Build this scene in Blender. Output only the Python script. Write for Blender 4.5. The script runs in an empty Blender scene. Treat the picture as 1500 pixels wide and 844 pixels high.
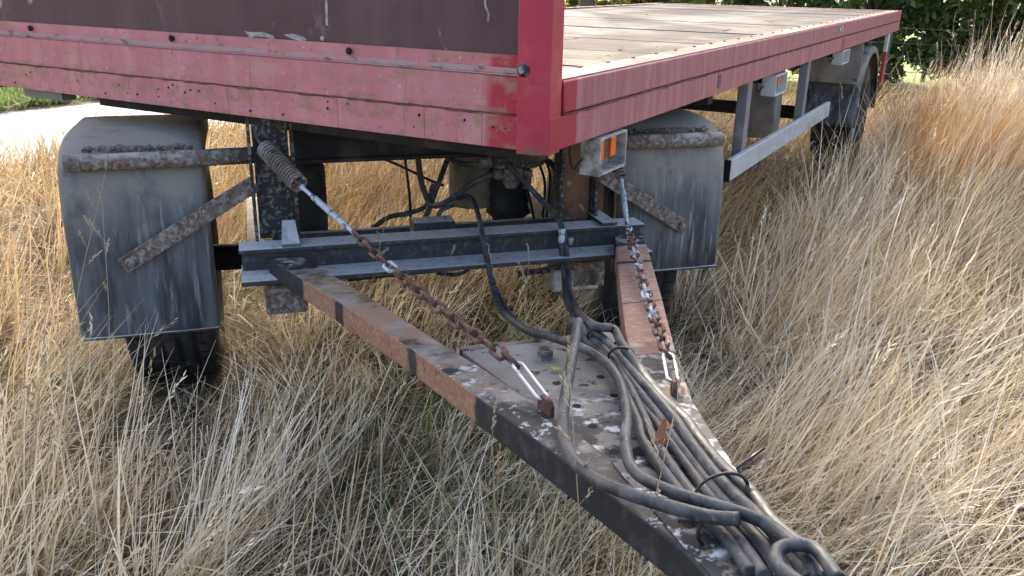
import bpy, math, random
import numpy as np
from mathutils import Vector, Matrix
rng = np.random.default_rng(7); random.seed(7)
sc = bpy.context.scene
C = sc.collection

# ------------------------------------------------------------ camera
CAM = (2.2729, -2.0150, 1.6004)
RIGHT = (0.87051, 0.49185, 0.01728); DOWN = (0.18208, -0.28925, -0.93978); FWD = (-0.45723, 0.82123, -0.34135)
cd = bpy.data.cameras.new('camera'); cam = bpy.data.objects.new('camera', cd); C.objects.link(cam)
cam.matrix_world = Matrix(((RIGHT[0], -DOWN[0], -FWD[0], CAM[0]), (RIGHT[1], -DOWN[1], -FWD[1], CAM[1]),
                           (RIGHT[2], -DOWN[2], -FWD[2], CAM[2]), (0, 0, 0, 1)))
cd.lens = 30.25; cd.sensor_width = 36; cd.clip_start = 0.05; cd.clip_end = 3000
sc.camera = cam
# ------------------------------------------------------------ sky, sun, exposure
SUN_AZ, SUN_EL = math.radians(-40), math.radians(34)       # towards the sun: (sin az, cos az)
wd = bpy.data.worlds.new('World'); sc.world = wd; wd.use_nodes = True
nt = wd.node_tree; bg = nt.nodes['Background']
sky = nt.nodes.new('ShaderNodeTexSky'); sky.sky_type = 'NISHITA'; sky.sun_disc = False
sky.sun_elevation = SUN_EL; sky.sun_rotation = SUN_AZ; sky.dust_density = 6.0; sky.air_density = 0.8; sky.ozone_density = 0.3
nt.links.new(sky.outputs[0], bg.inputs[0]); bg.inputs[1].default_value = 0.15
ts = Vector((math.sin(SUN_AZ)*math.cos(SUN_EL), math.cos(SUN_AZ)*math.cos(SUN_EL), math.sin(SUN_EL)))
sl = bpy.data.lights.new('sun', 'SUN'); sl.energy = 2.0; sl.angle = math.radians(0.53); sl.color = (1, .88, .7)
sun = bpy.data.objects.new('sun', sl); C.objects.link(sun); sun.rotation_euler = ts.to_track_quat('Z', 'Y').to_euler()
sun.location = (-10, 12, 14)
vs = sc.view_settings; vs.view_transform = 'Standard'; vs.look = 'None'; vs.gamma = 1; vs.use_curve_mapping = False
vs.exposure = 2.3

# ------------------------------------------------------------ materials
MATS = {}
def mat(name, base, rough=.75, metal=0.0, layers=(), bump=None, vary=0.0, spec=.4, attr=None, transl=0.0, base2=None, b2scale=8):
    """base colour + noise-masked layers. layer: dict(col, scale, lo, hi, st, det, rng=(axis,a,b), bands=(axis,[(a,b)..]), amt, rough)"""
    m = bpy.data.materials.new(name); m.use_nodes = True; t = m.node_tree; N = t.nodes; L = t.links
    bs = N['Principled BSDF']; out = N['Material Output']
    tc = N.new('ShaderNodeTexCoord'); co = tc.outputs['Object']
    sep = N.new('ShaderNodeSeparateXYZ'); L.new(co, sep.inputs[0])
    def math_(op, a, b=None):
        n = N.new('ShaderNodeMath'); n.operation = op
        for i, v in enumerate((a, b)):
            if v is None: continue
            if isinstance(v, (int, float)): n.inputs[i].default_value = v
            else: L.new(v, n.inputs[i])
        return n.outputs[0]
    def noise(scale, st=(1, 1, 1), det=6, rough_=.6, off=0):
        mp = N.new('ShaderNodeMapping'); mp.inputs['Scale'].default_value = st; mp.inputs['Location'].default_value = (off, off*1.7, off*.6)
        L.new(co, mp.inputs[0]); n = N.new('ShaderNodeTexNoise'); n.inputs['Scale'].default_value = scale
        n.inputs['Detail'].default_value = det; n.inputs['Roughness'].default_value = rough_; L.new(mp.outputs[0], n.inputs[0]); return n.outputs[0]
    def ramp(v, a, b):
        n = N.new('ShaderNodeMapRange'); n.interpolation_type = 'SMOOTHSTEP'
        n.inputs[1].default_value = a; n.inputs[2].default_value = b; L.new(v, n.inputs[0]); return n.outputs[0]
    def mix(f, a, b):
        n = N.new('ShaderNodeMix'); n.data_type = 'RGBA'
        if isinstance(f, (int, float)): n.inputs[0].default_value = f
        else: L.new(f, n.inputs[0])
        for i, v in ((6, a), (7, b)):
            if isinstance(v, (tuple, list)): n.inputs[i].default_value = (*v[:3], 1)
            else: L.new(v, n.inputs[i])
        return n.outputs[2]
    if attr:
        an = N.new('ShaderNodeAttribute'); an.attribute_name = attr; col = an.outputs['Color']
    else:
        col = mix(ramp(noise(b2scale), .35, .65), base, base2 or tuple(x*.82 for x in base))
    rgh = rough
    for k, ly in enumerate(layers):
        f = ramp(noise(ly.get('scale', 6), ly.get('st', (1, 1, 1)), ly.get('det', 7), ly.get('nr', .62), k*3.1+ly.get('off', 0)), ly['lo'], ly['hi'])
        if 'rng' in ly:
            ax, a, b = ly['rng']; v = sep.outputs['XYZ'.index(ax)]
            v = math_('ADD', v, math_('MULTIPLY', math_('SUBTRACT', noise(ly.get('rs', 9), off=k+11), .5), ly.get('rj', .06)))
            f = math_('MULTIPLY', f, ramp(v, a, b)) if ly.get('mul', True) else math_('MAXIMUM', f, ramp(v, a, b))
        if 'bands' in ly:
            ax, bl = ly['bands']; v = sep.outputs['XYZ'.index(ax)]
            v = math_('ADD', v, math_('MULTIPLY', math_('SUBTRACT', noise(ly.get('rs', 14), off=k+21), .5), ly.get('rj', .06)))
            tot = None
            for a, b in bl:
                e = math_('MULTIPLY', ramp(v, a-.006, a+.006), ramp(math_('MULTIPLY', v, -1.0), -b-.006, -b+.006))
                tot = e if tot is None else math_('MAXIMUM', tot, e)
            f = math_('MULTIPLY', f, tot)
        if 'up' in ly:   # settles on faces that look up
            ge = N.new('ShaderNodeNewGeometry'); s2 = N.new('ShaderNodeSeparateXYZ'); L.new(ge.outputs['Normal'], s2.inputs[0])
            f = math_('MULTIPLY', f, ramp(s2.outputs[2], *ly['up']))
        if ly.get('side'):
            ge = N.new('ShaderNodeNewGeometry'); s2 = N.new('ShaderNodeSeparateXYZ'); L.new(ge.outputs['Normal'], s2.inputs[0])
            f = math_('MULTIPLY', f, math_('SUBTRACT', 1.0, ramp(s2.outputs[2], .45, .8)))
        if 'amt' in ly: f = math_('MULTIPLY', f, ly['amt'])
        col = mix(f, col, ly['col'])
        if 'rough' in ly:
            n = N.new('ShaderNodeMix'); L.new(f, n.inputs[0])
            if isinstance(rgh, (int, float)): n.inputs[2].default_value = rgh
            else: L.new(rgh, n.inputs[2])
            n.inputs[3].default_value = ly['rough']; rgh = n.outputs[0]
    if vary:
        oi = N.new('ShaderNodeObjectInfo'); hs = N.new('ShaderNodeHueSaturation'); L.new(col, hs.inputs['Color'])
        L.new(math_('ADD', 1-vary/2, math_('MULTIPLY', oi.outputs['Random'], vary)), hs.inputs['Value']); col = hs.outputs[0]
    L.new(col, bs.inputs['Base Color'])
    if isinstance(rgh, (int, float)): bs.inputs['Roughness'].default_value = rgh
    else: L.new(rgh, bs.inputs['Roughness'])
    bs.inputs['Metallic'].default_value = metal; bs.inputs['Specular IOR Level'].default_value = spec
    if bump:
        bn = N.new('ShaderNodeBump'); bn.inputs['Strength'].default_value = bump[1]; bn.inputs['Distance'].default_value = bump[2] if len(bump) > 2 else .004
        L.new(noise(bump[0], bump[3] if len(bump) > 3 else (1, 1, 1), 8), bn.inputs['Height']); L.new(bn.outputs[0], bs.inputs['Normal'])
    if transl:
        tr = N.new('ShaderNodeBsdfTranslucent'); L.new(col, tr.inputs[0]); mx = N.new('ShaderNodeMixShader'); mx.inputs[0].default_value = transl
        L.new(bs.outputs[0], mx.inputs[1]); L.new(tr.outputs[0], mx.inputs[2]); L.new(mx.outputs[0], out.inputs[0])
    MATS[name] = m; return m

PINK = (.54, .235, .235); RED = (.38, .025, .045); RUST = (.22, .095, .05); DUST = (.33, .30, .25)
streak = (8, 8, 1.2); side_st = (20, 20, 1.1)
M = dict(
 front_paint = mat('faded red paint front', (.50, .175, .185), .62, layers=[
    dict(col=(.53, .225, .225), scale=2.2, lo=.4, hi=.7, st=(5, 5, 1.5)),
    dict(col=(.47, .265, .20), scale=4, lo=.52, hi=.7, st=(1, 1, 2.2), amt=.7, off=4),
    dict(col=RED, scale=9, lo=.2, hi=.5, rng=('X', 1.045, 1.085), rj=.05),
    dict(col=(.33, .185, .12), scale=9, lo=.53, hi=.68, st=(1, 1, 2.5), amt=.75),
    dict(col=(.28, .15, .10), scale=5, lo=.6, hi=.68, st=(9, 9, .8), amt=.7),
    dict(col=(.30, .16, .10), scale=30, lo=.45, hi=.62, bands=('Z', [(1.2, 1.268), (1.1, 1.172)]), rj=.03, amt=.7),
    dict(col=(.22, .11, .075), scale=55, lo=.62, hi=.68, det=4, amt=.85),
    dict(col=(.62, .5, .47), scale=60, lo=.69, hi=.72, det=3, amt=.7)], bump=(60, .2, .002), base2=(.46, .15, .16)),
 side_paint = mat('faded red paint side', (.36, .115, .125), .55, layers=[
    dict(col=(.42, .18, .185), scale=3.2, lo=.42, hi=.68, st=(6, 6, .5)),
    dict(col=(.46, .24, .24), scale=4, lo=.58, hi=.75, st=(16, 16, .6), amt=.8),
    dict(col=(.33, .02, .04), scale=9, lo=.15, hi=.4, bands=('Y', [(-.2, .17)]), rj=.05),
    dict(col=(.12, .06, .05), scale=5, lo=.6, hi=.72, st=(18, 18, .8), amt=.75),
    dict(col=(.17, .09, .06), scale=45, lo=.62, hi=.7, amt=.7)], bump=(60, .12, .002)),
 post_paint = mat('glossy red paint', (.42, .03, .06), .42, layers=[
    dict(col=(.52, .09, .12), scale=5, lo=.45, hi=.7), dict(col=(.55, .33, .3), scale=70, lo=.68, hi=.72, amt=.6),
    dict(col=(.16, .08, .05), scale=12, lo=.45, hi=.6, bands=('Z', [(1.1, 1.178)]), rj=.03),
    dict(col=(.12, .03, .03), scale=50, lo=.67, hi=.71)], bump=(40, .1, .002)),
 top_paint = mat('chalky pink flange', (.36, .19, .155), .75, layers=[dict(col=(.33, .25, .21), scale=6, lo=.45, hi=.65), dict(col=(.2, .12, .085), scale=30, lo=.63, hi=.72)], bump=(50, .15, .002), spec=.1),
 panel = mat('maroon plywood panel', (.085, .038, .042), .5, layers=[
    dict(col=(.12, .062, .062), scale=1.6, lo=.4, hi=.7, st=(3, 1, .7)),
    dict(col=(.27, .20, .19), scale=2.6, lo=.55, hi=.66, st=(1.4, 1, .8), amt=.6, det=9, nr=.7),
    dict(col=(.42, .36, .35), scale=4.5, lo=.63, hi=.66, st=(2.2, 1, .8), amt=.7),
    dict(col=(.35, .29, .28), scale=70, lo=.72, hi=.75, amt=.6)], bump=(25, .1, .002)),
 trim = mat('weathered strip', (.40, .30, .28), .8, 0, spec=.15, layers=[dict(col=(.48, .22, .21), scale=4, lo=.42, hi=.6, st=(3, 1, 20)), dict(col=(.16, .12, .1), scale=20, lo=.55, hi=.7, st=(1, 1, 3))]),
 deck = mat('weathered deck board', (.175, .16, .14), .8, layers=[
    dict(col=(.12, .105, .09), scale=5, lo=.4, hi=.65, st=(.5, 8, 8)), dict(col=(.09, .07, .055), scale=3, lo=.55, hi=.72, st=(.5, 12, 5), amt=.8),
    dict(col=(.22, .21, .19), scale=2, lo=.5, hi=.7), dict(col=(.14, .11, .08), scale=55, lo=.68, hi=.73)], bump=(30, .5, .004, (.4, 6, 6)), vary=.3, spec=.08),
 guard = mat('dusty black plastic', (.028, .034, .042), .5, layers=[
    dict(col=(.14, .15, .16), scale=3, lo=.33, hi=.68, st=(5, 5, .7), amt=.8, rough=.7),
    dict(col=(.25, .265, .27), scale=5, lo=.52, hi=.72, st=(9, 9, .8), amt=.85, rough=.9, off=5),
    dict(col=(.36, .38, .39), scale=4, lo=.60, hi=.72, st=(16, 16, 1.1), amt=.6, rough=.9, off=2),
    dict(col=(.24, .22, .185), scale=9, lo=.2, hi=.5, rng=('Z', .70, .98), rj=.35, rs=5, rough=.95)], bump=(45, .3, .004)),
 mud = mat('dried mud', (.17, .15, .125), .95, bump=(60, .8, .01)),
 pipe = mat('rusty grey pipe', (.145, .125, .11), .85, layers=[
    dict(col=(.25, .235, .21), scale=45, lo=.45, hi=.60), dict(col=(.11, .06, .042), scale=60, lo=.50, hi=.58), dict(col=(.13, .075, .05), scale=14, lo=.5, hi=.7, amt=.7), dict(col=(.3, .29, .27), scale=9, lo=.45, hi=.6, up=(.2, .8))], bump=(70, .6, .004)),
 chassis = mat('dusty black chassis', (.022, .022, .023), .7, layers=[
    dict(col=(.20, .195, .185), scale=70, lo=.50, hi=.62, amt=.75), dict(col=(.17, .155, .135), scale=5, lo=.35, hi=.6, up=(.3, .9)), dict(col=(.09, .05, .035), scale=14, lo=.6, hi=.7)], bump=(60, .4, .004)),
 dark = mat('black underframe', (.016, .015, .015), .75, layers=[dict(col=(.06, .05, .042), scale=8, lo=.45, hi=.7)], bump=(50, .3, .004)),
 beam = mat('dusty grey beam', (.035, .037, .04), .65, layers=[
    dict(col=(.42, .425, .42), scale=6, lo=.15, hi=.4, up=(.35, .75), rough=.9), dict(col=(.12, .122, .122), scale=40, lo=.48, hi=.72, amt=.6), dict(col=(.12, .06, .04), scale=20, lo=.66, hi=.72)], bump=(60, .35, .003)),  # upward faces paler: dust, with the lit look of the flanges painted in
 hanger = mat('rust brown hanger plate', (.17, .085, .045), .8, layers=[dict(col=(.06, .04, .03), scale=6, lo=.5, hi=.65), dict(col=(.26, .22, .18), scale=24, lo=.6, hi=.68)], bump=(60, .3, .003)),
 tank = mat('dusty tan tank', (.25, .19, .125), .7, layers=[dict(col=(.1, .08, .06), scale=8, lo=.5, hi=.7)], bump=(50, .3, .003)),
 rust = mat('rusty iron', (.10, .05, .037), .85, layers=[dict(col=(.18, .10, .072), scale=45, lo=.45, hi=.65), dict(col=(.06, .035, .03), scale=18, lo=.55, hi=.7)], bump=(90, .7, .003)),
 spring = mat('dusty rusted spring', (.15, .115, .095), .85, layers=[dict(col=(.26, .235, .21), scale=20, lo=.45, hi=.65), dict(col=(.07, .045, .035), scale=30, lo=.58, hi=.66)], bump=(90, .5, .003)),
 zinc = mat('flaking white zinc', (.45, .50, .53), .6, .1, layers=[dict(col=(.05, .055, .06), scale=28, lo=.57, hi=.62), dict(col=(.18, .09, .06), scale=20, lo=.64, hi=.68)], bump=(70, .3, .002)),
 rubber = mat('tyre rubber', (.016, .018, .022), .7, layers=[dict(col=(.075, .07, .062), scale=6, lo=.45, hi=.7, amt=.8), dict(col=(.16, .15, .13), scale=60, lo=.64, hi=.7, amt=.6)], bump=(70, .25, .003)),
 hose = mat('dusty rubber hose', (.020, .023, .028), .5, layers=[dict(col=(.085, .09, .095), scale=35, lo=.42, hi=.66, amt=.75, rough=.8), dict(col=(.12, .115, .10), scale=7, lo=.52, hi=.66, amt=.6), dict(col=(.2, .19, .17), scale=120, lo=.60, hi=.68, amt=.5), dict(col=(.24, .23, .205), scale=9, lo=.5, hi=.72, up=(.2, .9), amt=.3, rough=.9)], bump=(110, .5, .002)),
 cable_tie = mat('black cable tie', (.012, .013, .016), .4),
 alu = mat('dull aluminium', (.52, .55, .57), .5, .35, layers=[dict(col=(.38, .40, .41), scale=4, lo=.45, hi=.7, st=(1, .5, 3)), dict(col=(.2, .17, .14), scale=12, lo=.68, hi=.74)], bump=(40, .1, .002)),
 alu_post = mat('grey steel strut', (.20, .205, .205), .6, .2, layers=[dict(col=(.3, .29, .27), scale=8, lo=.5, hi=.7)]),
 housing = mat('grey lamp housing', (.40, .39, .36), .65, layers=[dict(col=(.17, .16, .135), scale=22, lo=.42, hi=.65), dict(col=(.09, .085, .07), scale=40, lo=.63, hi=.68)], bump=(60, .2, .002)),
 white_plastic = mat('white lamp shell', (.55, .56, .54), .5, layers=[dict(col=(.4, .38, .33), scale=9, lo=.5, hi=.7)]),
 orange = mat('amber lens', (.75, .16, .015), .2, spec=.6), darkred = mat('dark red lens', (.12, .02, .015), .2, spec=.6),
 redsign = mat('red reflective strip', (.38, .03, .04), .4, layers=[dict(col=(.3, .2, .18), scale=14, lo=.6, hi=.7)]),
 steel = mat('bolt steel', (.30, .29, .28), .5, .5, layers=[dict(col=(.12, .07, .05), scale=60, lo=.5, hi=.6)]),
 darkhole = mat('dark hole', (.012, .01, .009), .9), sticker = mat('worn sticker', (.5, .47, .45), .6, layers=[dict(col=(.03, .025, .03), scale=55, lo=.47, hi=.53, det=1)]),
 greytape = mat('grey smear', (.10, .085, .085), .7),
 plate = mat('dusty drawbar plate', (.23, .215, .19), .8, layers=[
    dict(col=(.16, .148, .13), scale=6, lo=.4, hi=.65), dict(col=(.19, .10, .065), scale=45, lo=.62, hi=.68),
    dict(col=(.018, .02, .024), scale=16, lo=.44, hi=.54, rng=('Y', -1.95, -2.42), rj=.3, rs=6),
    dict(col=(.5, .52, .54), scale=22, lo=.54, hi=.62, rng=('Y', -2.0, -2.3), rj=.2),
    dict(col=(.02, .022, .026), scale=24, lo=.60, hi=.64),
    dict(col=(.2, .1, .065), scale=26, lo=.6, hi=.68, rng=('Y', -2.3, -2.5), rj=.2)], bump=(70, .3, .003)),
)
BN = ('Y', [(-1.345, -1.10), (-1.775, -1.395), (-2.10, -1.82)])
ARM_LAY = [dict(col=(.05, .055, .06), scale=30, lo=.5, hi=.62),
    dict(col=(.25, .13, .08), scale=8, lo=.12, hi=.30, bands=BN, rj=.06, rs=9, rough=.95, side=True),
    dict(col=(.35, .21, .145), scale=70, lo=.48, hi=.62, bands=BN, rj=.06, rs=9, amt=.7, side=True),
    dict(col=(.10, .055, .04), scale=30, lo=.58, hi=.66, bands=BN, rj=.06, rs=9, amt=.7),
    dict(col=(.20, .165, .13), scale=14, lo=.36, hi=.56, up=(.4, .9), bands=('Y', [(-2.15, -.98)]), rj=.1, amt=.9),
    dict(col=(.25, .15, .105), scale=9, lo=.38, hi=.5, up=(.4, .9), bands=('Y', [(-1.775, -1.395)]), rj=.04, amt=.85),
    dict(col=(.42, .44, .45), scale=30, lo=.57, hi=.62, up=(.4, .9), bands=('Y', [(-2.9, -1.9), (-1.0, -.7)]), amt=.8),
    dict(col=(.27, .255, .23), scale=10, lo=.5, hi=.66, up=(.4, .9), amt=.7, off=7)]
ARM_LAY[0] = dict(col=(.07, .072, .073), scale=22, lo=.48, hi=.72, amt=.6)
M['arm'] = mat('worn black drawbar paint', (.018, .02, .023), .6, layers=ARM_LAY, bump=(80, .3, .003))
M['arm_rusty'] = mat('rust worn drawbar arm', (.02, .022, .026), .7, layers=[ARM_LAY[0],
    dict(col=(.29, .17, .12), scale=9, lo=.18, hi=.42, bands=('Y', [(-1.18, -.98), (-1.60, -1.21), (-1.98, -1.61)]), rj=.03, rs=7, rough=.95),
    dict(col=(.40, .28, .21), scale=40, lo=.48, hi=.62, up=(.3, .9), bands=('Y', [(-1.18, -.98), (-1.60, -1.21), (-1.9, -1.61)]), amt=.7),
    dict(col=(.33, .335, .33), scale=24, lo=.5, hi=.58, up=(.4, .9), bands=('Y', [(-2.8, -1.86), (-1.0, -.7)]), amt=.75), dict(col=(.16, .10, .075), scale=12, lo=.5, hi=.62, up=(.4, .9), bands=('Y', [(-2.8, -1.86)]), amt=.8)], bump=(80, .35, .003))
M['dusty'] = mat('dust coated panel', (.22, .20, .175), .85, layers=[dict(col=(.30, .275, .24), scale=5, lo=.4, hi=.65), dict(col=(.1, .09, .08), scale=9, lo=.6, hi=.7)], bump=(40, .2, .003))
M['concrete'] = mat('pale wet concrete', (.17, .18, .20), .8, spec=.2, layers=[dict(col=(.12, .125, .13), scale=1.2, lo=.4, hi=.7), dict(col=(.12, .1, .08), scale=3, lo=.68, hi=.72)], bump=(20, .2, .004))
M['flake_chain'] = mat('chain with flaking zinc', (.11, .055, .04), .8, layers=[dict(col=(.19, .105, .075), scale=45, lo=.45, hi=.65), dict(col=(.42, .46, .49), scale=16, lo=.53, hi=.57, det=4)], bump=(90, .5, .003))
M['tape'] = mat('peeling grey tape', (.42, .38, .37), .6, layers=[dict(col=(.25, .21, .2), scale=40, lo=.45, hi=.6)], bump=(90, .5, .003))
M['shackle'] = mat('bare shackle steel', (.5, .5, .48), .4, .4, layers=[dict(col=(.2, .12, .08), scale=40, lo=.55, hi=.62)])
M['soil'] = mat('thatch covered soil', (.075, .058, .036), .95, layers=[dict(col=(.15, .12, .07), scale=6, lo=.42, hi=.62), dict(col=(.05, .06, .025), scale=1.2, lo=.5, hi=.7)], bump=(30, .8, .02))
M['lawn'] = mat('lawn', (.10, .16, .035), .95, layers=[dict(col=(.22, .26, .08), scale=1.5, lo=.45, hi=.65), dict(col=(.35, .30, .2), scale=.7, lo=.55, hi=.7)], bump=(30, .6, .02))
M['grass'] = mat('dry grass', (.4, .33, .2), .7, attr='Col', transl=.25, spec=.25)
M['greengrass'] = mat('green grass', (.1, .16, .04), .6, attr='Col', transl=.35, spec=.3)
M['leaf'] = mat('leaves', (.05, .09, .03), .55, attr='Col', transl=.35, spec=.35)
M['bark'] = mat('bark', (.13, .11, .085), .9, layers=[dict(col=(.22, .2, .17), scale=8, lo=.5, hi=.65, st=(3, 3, .6))], bump=(30, .9, .015, (3, 3, .6)))
M['dryleaf'] = mat('dry leaf', (.28, .13, .06), .7, transl=.2, vary=.5)
M['paleleaf'] = mat('pale yellow leaf', (.5, .38, .17), .7, transl=.2)
M['greenleaf'] = mat('fresh leaf', (.25, .38, .08), .6, transl=.25)
M['wire'] = mat('fence wire', (.12, .12, .12), .5, .6)
M['postwood'] = mat('fence post wood', (.14, .12, .10), .9, bump=(30, .5, .01))

# ------------------------------------------------------------ mesh helpers
def tag(o, label=None, cat=None, group=None, kind=None):
    if label: o['label'] = label
    if cat: o['category'] = cat
    if group: o['group'] = group
    if kind: o['kind'] = kind
    return o
def empty(name, loc=(0, 0, 0), rz=0, **k):
    o = bpy.data.objects.new(name, None); C.objects.link(o); o.location = loc; o.rotation_euler = (0, 0, rz); o.empty_display_size = .1
    return tag(o, **k)
def link(name, me, m, parent=None, loc=None):
    o = bpy.data.objects.new(name, me); C.objects.link(o)
    if m is not None and not me.materials: me.materials.append(m)
    if parent is not None: o.parent = parent
    if loc is not None: o.location = loc
    return o
class MB:
    def __init__(s): s.v = []; s.f = []; s.sm = []
    def add(s, v, f, smooth=False):
        b = len(s.v); s.v += [tuple(map(float, p)) for p in v]; s.f += [tuple(i+b for i in q) for q in f]; s.sm += [smooth]*len(f); return s
    def box(s, lo, hi, rot=None, piv=None):
        (a, b, c), (d, e, g) = lo, hi
        v = [(a, b, c), (d, b, c), (d, e, c), (a, e, c), (a, b, g), (d, b, g), (d, e, g), (a, e, g)]
        if rot is not None:
            pv = Vector(piv if piv is not None else ((a+d)/2, (b+e)/2, (c+g)/2)); v = [tuple(pv+rot@(Vector(p)-pv)) for p in v]
        return s.add(v, [(0, 3, 2, 1), (4, 5, 6, 7), (0, 1, 5, 4), (1, 2, 6, 5), (2, 3, 7, 6), (3, 0, 4, 7)])
    def bar(s, p0, p1, w, h, up=(0, 0, 1)):
        p0, p1 = Vector(p0), Vector(p1); d = (p1-p0).normalized(); sd = d.cross(Vector(up)).normalized(); u = sd.cross(d)
        v = [tuple(p+sd*a*w/2+u*b*h/2) for p in (p0, p1) for a, b in ((-1, -1), (1, -1), (1, 1), (-1, 1))]
        return s.add(v, [(0, 1, 2, 3), (7, 6, 5, 4), (0, 4, 5, 1), (1, 5, 6, 2), (2, 6, 7, 3), (3, 7, 4, 0)])
    def prism(s, poly, vec):
        n = len(poly); vec = Vector(vec); v = [tuple(p) for p in poly]+[tuple(Vector(p)+vec) for p in poly]
        return s.add(v, [tuple(range(n))[::-1], tuple(range(n, 2*n))]+[(i, (i+1) % n, n+(i+1) % n, n+i) for i in range(n)])
    def tube(s, pts, r, n=10, cap=True):
        P = [Vector(p) for p in pts]; k = len(P); rr = r if hasattr(r, '__len__') else [r]*k
        T = [(P[min(i+1, k-1)]-P[max(i-1, 0)]).normalized() for i in range(k)]
        a = T[0].orthogonal().normalized(); v = []
        for i in range(k):
            a = (a-T[i]*a.dot(T[i])); a = a.normalized() if a.length > 1e-6 else T[i].orthogonal().normalized(); b = T[i].cross(a)
            for j in range(n):
                t = 2*math.pi*j/n; v.append(tuple(P[i]+(a*math.cos(t)+b*math.sin(t))*rr[i]))
        f = [(i*n+j, i*n+(j+1) % n, (i+1)*n+(j+1) % n, (i+1)*n+j) for i in range(k-1) for j in range(n)]
        s.add(v, f, True)
        if cap:
            b = len(s.v)-len(v); s.f += [tuple(b+j for j in range(n))[::-1], tuple(b+(k-1)*n+j for j in range(n))]; s.sm += [False, False]
        return s
    def lathe(s, prof, c, axis='X', n=48, closed=False):
        """prof: (along, radius)"""
        v = []; k = len(prof)
        for j in range(n):
            t = 2*math.pi*j/n; ca, sa = math.cos(t), math.sin(t)
            for a, r in prof:
                p = {'X': (a, r*ca, r*sa), 'Y': (r*ca, a, r*sa), 'Z': (r*ca, r*sa, a)}[axis]
                v.append((c[0]+p[0], c[1]+p[1], c[2]+p[2]))
        kk = k if closed else k-1
        f = [(j*k+i, j*k+(i+1) % k, ((j+1) % n)*k+(i+1) % k, ((j+1) % n)*k+i) for j in range(n) for i in range(kk)]
        return s.add(v, f, True)
    def torus_link(s, p, d, side, L, W, r, n=7, m=20):
        """one chain link: stadium of outer length L and width W"""
        p, d, side = Vector(p), Vector(d).normalized(), Vector(side).normalized(); pts = []
        hl = L/2-W/2; rad = W/2-r
        for i in range(m):
            t = 2*math.pi*i/m; x = math.cos(t)*rad+(hl if math.cos(t) > 0 else -hl); pts.append(p+d*x+side*math.sin(t)*rad)
        nrm = d.cross(side); v = []
        for i in range(m):
            T = (pts[(i+1) % m]-pts[i-1]).normalized(); b = T.cross(nrm)
            for j in range(n):
                t = 2*math.pi*j/n; v.append(tuple(pts[i]+(nrm*math.cos(t)+b*math.sin(t))*r))
        return s.add(v, [(i*n+j, i*n+(j+1) % n, ((i+1) % m)*n+(j+1) % n, ((i+1) % m)*n+j) for i in range(m) for j in range(n)], True)
    def mesh(s, name):
        me = bpy.data.meshes.new(name); me.from_pydata(s.v, [], s.f); me.polygons.foreach_set('use_smooth', s.sm); me.update(); return me
    def build(s, name, m, parent=None, bevel=0.0, label=None, seg=2, **k):
        import bmesh
        me = s.mesh(name); b = bmesh.new(); b.from_mesh(me); bmesh.ops.recalc_face_normals(b, faces=b.faces); b.to_mesh(me); b.free()
        o = link(name, me, m, parent)
        if bevel:
            md = o.modifiers.new('bevel', 'BEVEL'); md.width = bevel; md.segments = seg; md.limit_method = 'ANGLE'; md.angle_limit = math.radians(40); md.use_clamp_overlap = True
        return tag(o, label, **k)
def spline(pts, per=8):
    P = [np.array(p, float) for p in pts]; P = [2*P[0]-P[1]]+P+[2*P[-1]-P[-2]]; out = []
    for i in range(1, len(P)-2):
        for k in range(per):
            t = k/per; a, b, c, d = P[i-1:i+3]
            out.append(.5*((2*b)+(-a+c)*t+(2*a-5*b+4*c-d)*t*t+(-a+3*b-3*c+d)*t**3))
    out.append(P[-2]); return [tuple(p) for p in out]
def lump(c, r, n=1, seed=0, squash=1.0):
    """small irregular clod"""
    rr = random.Random(seed); import bmesh
    b = bmesh.new(); bmesh.ops.create_icosphere(b, subdivisions=n, radius=1)
    v = [(c[0]+p.co.x*r*rr.uniform(.6, 1.2), c[1]+p.co.y*r*rr.uniform(.6, 1.2), c[2]+p.co.z*r*squash*rr.uniform(.6, 1.2)) for p in b.verts]
    f = [tuple(x.index for x in q.verts) for q in b.faces]; b.free(); return v, f

# ------------------------------------------------------------ ground, road, lawn
g = MB().add([(-400, -60, 0), (400, -60, 0), (400, 700, 0), (-400, 700, 0)], [(0, 1, 2, 3)]).build('ground', M['soil'], kind='structure')
def strip(name, pts, z, m):
    return MB().add([(x, y, z) for x, y in pts], [tuple(range(len(pts)))]).build(name, m, kind='structure')
road_edge = [(-4.85+.12*math.sin(y*1.3)+.07*math.sin(y*3.7+1), y) for y in np.arange(-12, 40, .5)]
far_edge = [(-7.75+.1*math.sin(y*1.1+2)+.06*math.sin(y*4.3), y) for y in np.arange(39.5, -12.5, -.5)]
strip('road', road_edge+far_edge, .004, M['concrete'])
strip('lawn', [(-60, 10.6), (60, 10.6), (60, 60), (-60, 60)], .004, M['lawn'])

# ------------------------------------------------------------ flatbed trailer body
ZB, ZS, ZT, LEN = 1.16, 1.251, 1.342, 7.5
T = empty('flatbed_trailer', (0, 0, 0), label='red flatbed trailer body with faded pink rails and plank deck', cat='trailer')
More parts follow.
